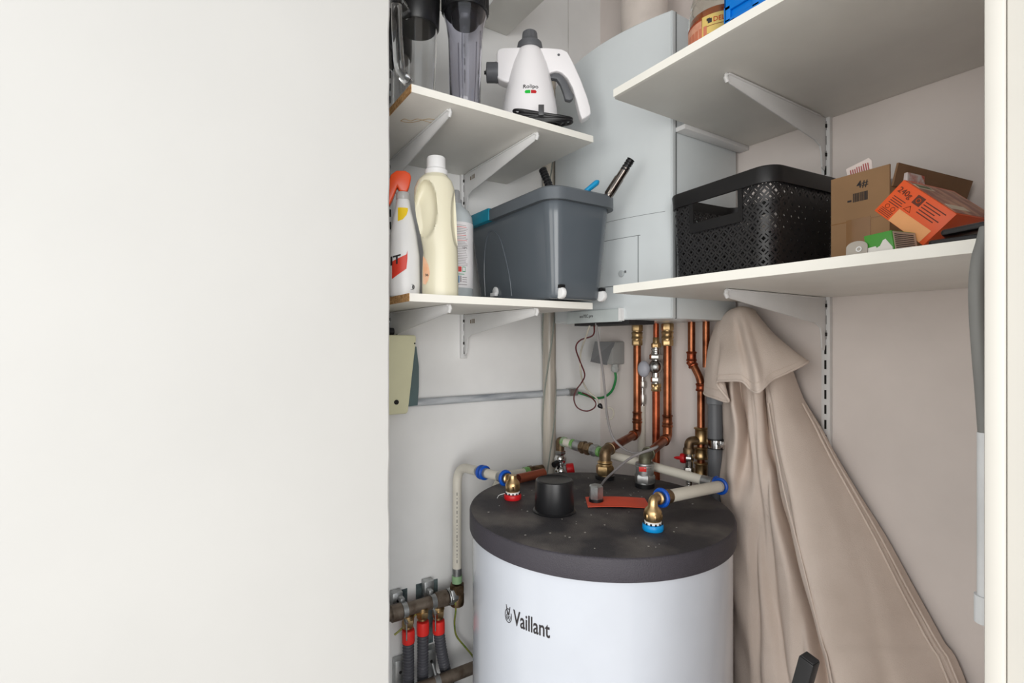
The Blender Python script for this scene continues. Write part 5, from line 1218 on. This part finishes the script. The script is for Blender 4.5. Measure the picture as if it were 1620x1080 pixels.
# picture side (the face that runs back from the upper long edge)
nt_ = n1; de = dep.normalized(); dl = dep.length
def tf(u, v_, d=0.0): return PB + n2 * u + de * v_ + nt_ * d
bm = nb(); obox(bm, tf(w2 * 0.06, 0.004), n2 * w2 * 0.90, de * (dl - 0.012), nt_ * 0.0004)
obj('picture_panel', bm, mat('biscuit_picture', (206, 150, 116), 0.4, rgb2=(150, 80, 56), scale=26, thr=(0.42, 0.58)), t, sm=False, label='biscuit picture on the side')
for q_ in (obox(nb(), tf(w2 * 0.70, 0.012, 0.0004), n2 * w2 * 0.14, de * 0.06, nt_ * 0.0003), obox(nb(), tf(w2 * 0.12, 0.008, 0.0004), n2 * w2 * 0.13, de * 0.05, nt_ * 0.0003)): obj('stripe', q_, mat('stripe_cream', (226, 210, 188), 0.5), t, sm=False)
bm = nb(); obox(bm, tf(w2 * 0.14, 0.012, 0.0007), n2 * w2 * 0.08, de * 0.04, nt_ * 0.0002); obj('stripe_green', bm, mat('olive_print', (96, 110, 60), 0.5), t, sm=False)

# green tea box
o_ = onY(1371, 402, -0.452); o_.z = ZRL + 0.0006
t = thing('tea_carton', 'small green carton with a torn white front, under the orange carton', 'carton', o_)
ex_ = V((0.031, 0.002, 0.003)); ez_ = V((-0.0035, 0, 0.026)); ey_ = V((0.010, 0.045, 0))
bm = nb(); obox(bm, o_, ex_, ey_, ez_, 0.0006); obj('carton', bm, mat('carton_green', (66, 146, 48), 0.4, var=0.04), t)
nn = -ey_.normalized()
bm = nb(); prism(bm, [(0.001, 0.0005), (0.001, 0.009), (0.012, 0.0095), (0.013, 0.007), (0.017, 0.009), (0.021, 0.0155), (0.024, 0.0165), (0.030, 0.0045), (0.030, 0.0005)], o_ + nn * 0.0006, ex_.normalized(), ez_.normalized(), 0.0006)
obj('torn_area', bm, mat('torn_white', (226, 222, 216), 0.8), t, sm=False, label='torn white patch')
bm = nb(); obox(bm, o_ + ex_ * 1.001 + ey_ * 0.04 + ez_ * 0.02, ey_ * 0.94, ez_ * 0.94, ex_.normalized() * 0.0004)
obj('side_print', bm, mat('side_beige', (196, 176, 158), 0.5), t, sm=False)
bm = nb()
for k in range(8): obox(bm, o_ + ex_ * 1.012 + ey_ * 0.08 + ez_ * (0.1 + 0.1 * k), ey_ * 0.8, ez_ * 0.035, ex_.normalized() * 0.0003)
obj('print', bm, M_ink, t, sm=False)
# round grey hang tag
q = onY(1355, 410, -0.456); zb_t = ZRL + 0.0006
t = thing('hang_tab', 'pale grey rounded plastic tab leaning beside the green carton', 'tab', (q.x, -0.456, zb_t))
bm = nb(); h_ = 0.0185; w_ = 0.0125
pl = [(-w_, 0), (w_, 0)] + [(w_ * 1.0 * math.cos(a), h_ - 0.006 + 0.008 * math.sin(a)) for a in [PI * k / 12 for k in range(13)]]
prism(bm, pl, (q.x, -0.456, zb_t), (1, 0.1, 0), (0, 0.1, 1), 0.0016, 0.0003); obj('tab', bm, mat('tab_grey', (176, 168, 158), 0.6), t)
bm = nb(); ringt(bm, (q.x + 0.003, -0.4565, zb_t + 0.009), (0, -1, 0.1), 0.003, 0.0008, 16, 6); obj('eyelet', bm, M_white, t)
# black packets at the right
q = onY(1472, 392, -0.455)
for k, (dx, dz, tilt, lab) in enumerate(((0.0, 0.0006, 0.0, 'flat black foil packet at the shelf edge, lower of two'), (0.012, 0.011, 0.006, 'flat black foil packet with a yellow corner, lying on the other'))):
    o_ = V((q.x + dx, -0.462, ZRL + dz)); t = thing('foil_packet', lab, 'packet', o_)
    bm = nb(); obox(bm, o_, V((0.085, 0.0, tilt)), V((-0.010, 0.055 if not k else 0.05, 0.002)), V((0, 0, 0.0075)), 0.003); obj('packet', bm, mat('foil_black', (30, 28, 30), 0.3, var=0.2, bump=0.3, bscale=60), t)
    if k: bm = nb(); obox(bm, o_ + V((0.040, -0.001, 0.0095)), V((0.018, 0, 0.001)), V((0, 0.012, 0)), V((0, 0, 0.0015)), 0.0003); obj('corner_print', bm, mat('yellow_print', (220, 196, 120), 0.5), t, sm=False)

# ================================================================ ITEMS: UPPER SHELF
c = V((0.738, -0.378, ZRU))
t = thing('glass_jar', 'glass jar of amber honey with a yellow and pink label, beside the blue crate', 'jar', c)
bm = nb(); lathe(bm, c, [(0.050, 0.001), (0.054, 0.005), (0.055, 0.02), (0.055, 0.076), (0.053, 0.080), (0.02, 0.081)], seg=64); obj('honey', bm, mat('honey', (190, 96, 22), 0.1, rgb2=(120, 50, 10), scale=12, coat=0.6), t, label='amber honey')
bm = nb(); shell(bm, c + V((0, 0, 0.0005)), [(0.0555, 0.0), (0.0562, 0.006), (0.0562, 0.085), (0.0535, 0.10), (0.050, 0.106), (0.052, 0.112), (0.050, 0.118), (0.048, 0.13), (0.047, 0.15)], 0.0010, 64); obj('glass', bm, mat('jar_glass', (245, 245, 240), 0.02, trans=1.0, ior=1.3, var=0.0), t)
fj = (CAM - c); fj.z = 0; fj.normalize(); sj = V((-fj.y, fj.x, 0)); sj = sj if sj.dot(RGT) > 0 else -sj
def jf(u, q, d, R=0.0566): a = (u - 0.020) / R; return c + (fj * math.cos(a) + sj * math.sin(a)) * (R + d) + V((0, 0, q))
def jp(u0, u1, z0, z1, d, n=16): bm = nb(); rings(bm, [[jf(u0 + (u1 - u0) * i / n, z, dd) for z, dd in ((z0, -0.0001), (z1, -0.0001), (z1, d), (z0, d))] for i in range(n + 1)]); return bm
obj('label_band', jp(-0.012, 0.085, 0.010, 0.066, 0.0004), mat('label_straw', (214, 186, 106), 0.5), t, label='straw yellow label')
obj('label_side', jp(-0.062, -0.013, 0.010, 0.062, 0.0004), mat('label_pink', (216, 158, 130), 0.5, rgb2=(190, 120, 96), scale=60), t, label='pink text panel')
obj('label_stripe', jp(-0.062, -0.013, 0.062, 0.066, 0.0005), mat('label_brown', (150, 60, 24), 0.5), t)
obj('lettering', textbm('DELHAIZE', 0.0115, (0, 0, 0), (1, 0, 0), (0, 0, 1), 0.0003, 'LEFT', 0.01, lambda u, q, d: jf(u + 0.008, 0.051 + q, 0.0006 + d)), mat('jar_red', (186, 60, 24), 0.5), t, sm=False)
obj('lettering', textbm('ZONNE', 0.010, (0, 0, 0), (1, 0, 0), (0, 0, 1), 0.0003, 'LEFT', 0.0, lambda u, q, d: jf(u - 0.002, 0.026 + q, 0.0006 + d)), mat('jar_maroon', (120, 50, 30), 0.5), t, sm=False)
bm = jp(-0.004, 0.05, 0.0455, 0.0463, 0.0008); obj('label_rule', bm, mat('jar_maroon', (120, 50, 30), 0.5), t, sm=False)
bm = jp(-0.001, 0.006, 0.0510, 0.0585, 0.0009, 4); join(bm, jp(-0.003, 0.003, 0.0555, 0.0600, 0.0009, 4)); obj('emblem', bm, M_ink, t, sm=False, label='small dark lion emblem')
bm = nb()
for k in range(5): join(bm, jp(-0.045 + 0.009 * k, -0.039 + 0.009 * k, 0.014, 0.048, 0.0009, 2))
obj('print', bm, mat('jar_print', (200, 120, 90), 0.6), t, sm=False)
# blue crate
M_crate = mat('crate_blue', (0, 120, 214), 0.35, var=0.02)
cx0, cx1, cy0, cy1, cz0, cz1 = 0.806, 1.13, -0.466, -0.22, ZRU + 0.0006, ZRU + 0.17
t = thing('blue_crate', 'bright blue plastic crate on the highest right shelf, mostly above the picture', 'crate', (0.97, -0.34, ZRU))
bm = nb()
box(bm, (cx0 + 0.004, cy0 + 0.004, cz0), (cx1, cy1, cz0 + 0.006), 0.002)
box(bm, (cx0, cy0, cz0), (cx1, cy0 + 0.006, cz0 + 0.016), 0.0025); box(bm, (cx0, cy0 + 0.0045, cz0 + 0.010), (cx1, cy0 + 0.008, cz0 + 0.034), 0.001)
x_ = cx0
while x_ < cx1 - 0.01:
    box(bm, (x_, cy0, cz0 + 0.010), (x_ + 0.012, cy0 + 0.006, cz0 + 0.036), 0.001); x_ += 0.05
box(bm, (cx0, cy0, cz0 + 0.028), (cx1, cy0 + 0.006, cz1), 0.0025)
box(bm, (cx0, cy0, cz0), (cx0 + 0.006, cy1, cz1), 0.0025); box(bm, (cx1 - 0.006, cy0, cz0), (cx1, cy1, cz1), 0.0025); box(bm, (cx0, cy1 - 0.006, cz0), (cx1, cy1, cz1), 0.0025)
obj('shell', bm, M_crate, t)
bm = nb(); box(bm, (cx0 + 0.012, cy0 - 0.0006, cz0 + 0.005), (cx0 + 0.020, cy0 + 0.001, cz0 + 0.010)); box(bm, (cx0 + 0.014, cy0 - 0.0006, cz0 + 0.046), (cx0 + 0.024, cy0 + 0.001, cz0 + 0.053)); obj('slots', bm, mat('slot_navy', (0, 44, 96), 0.6), t, sm=False)
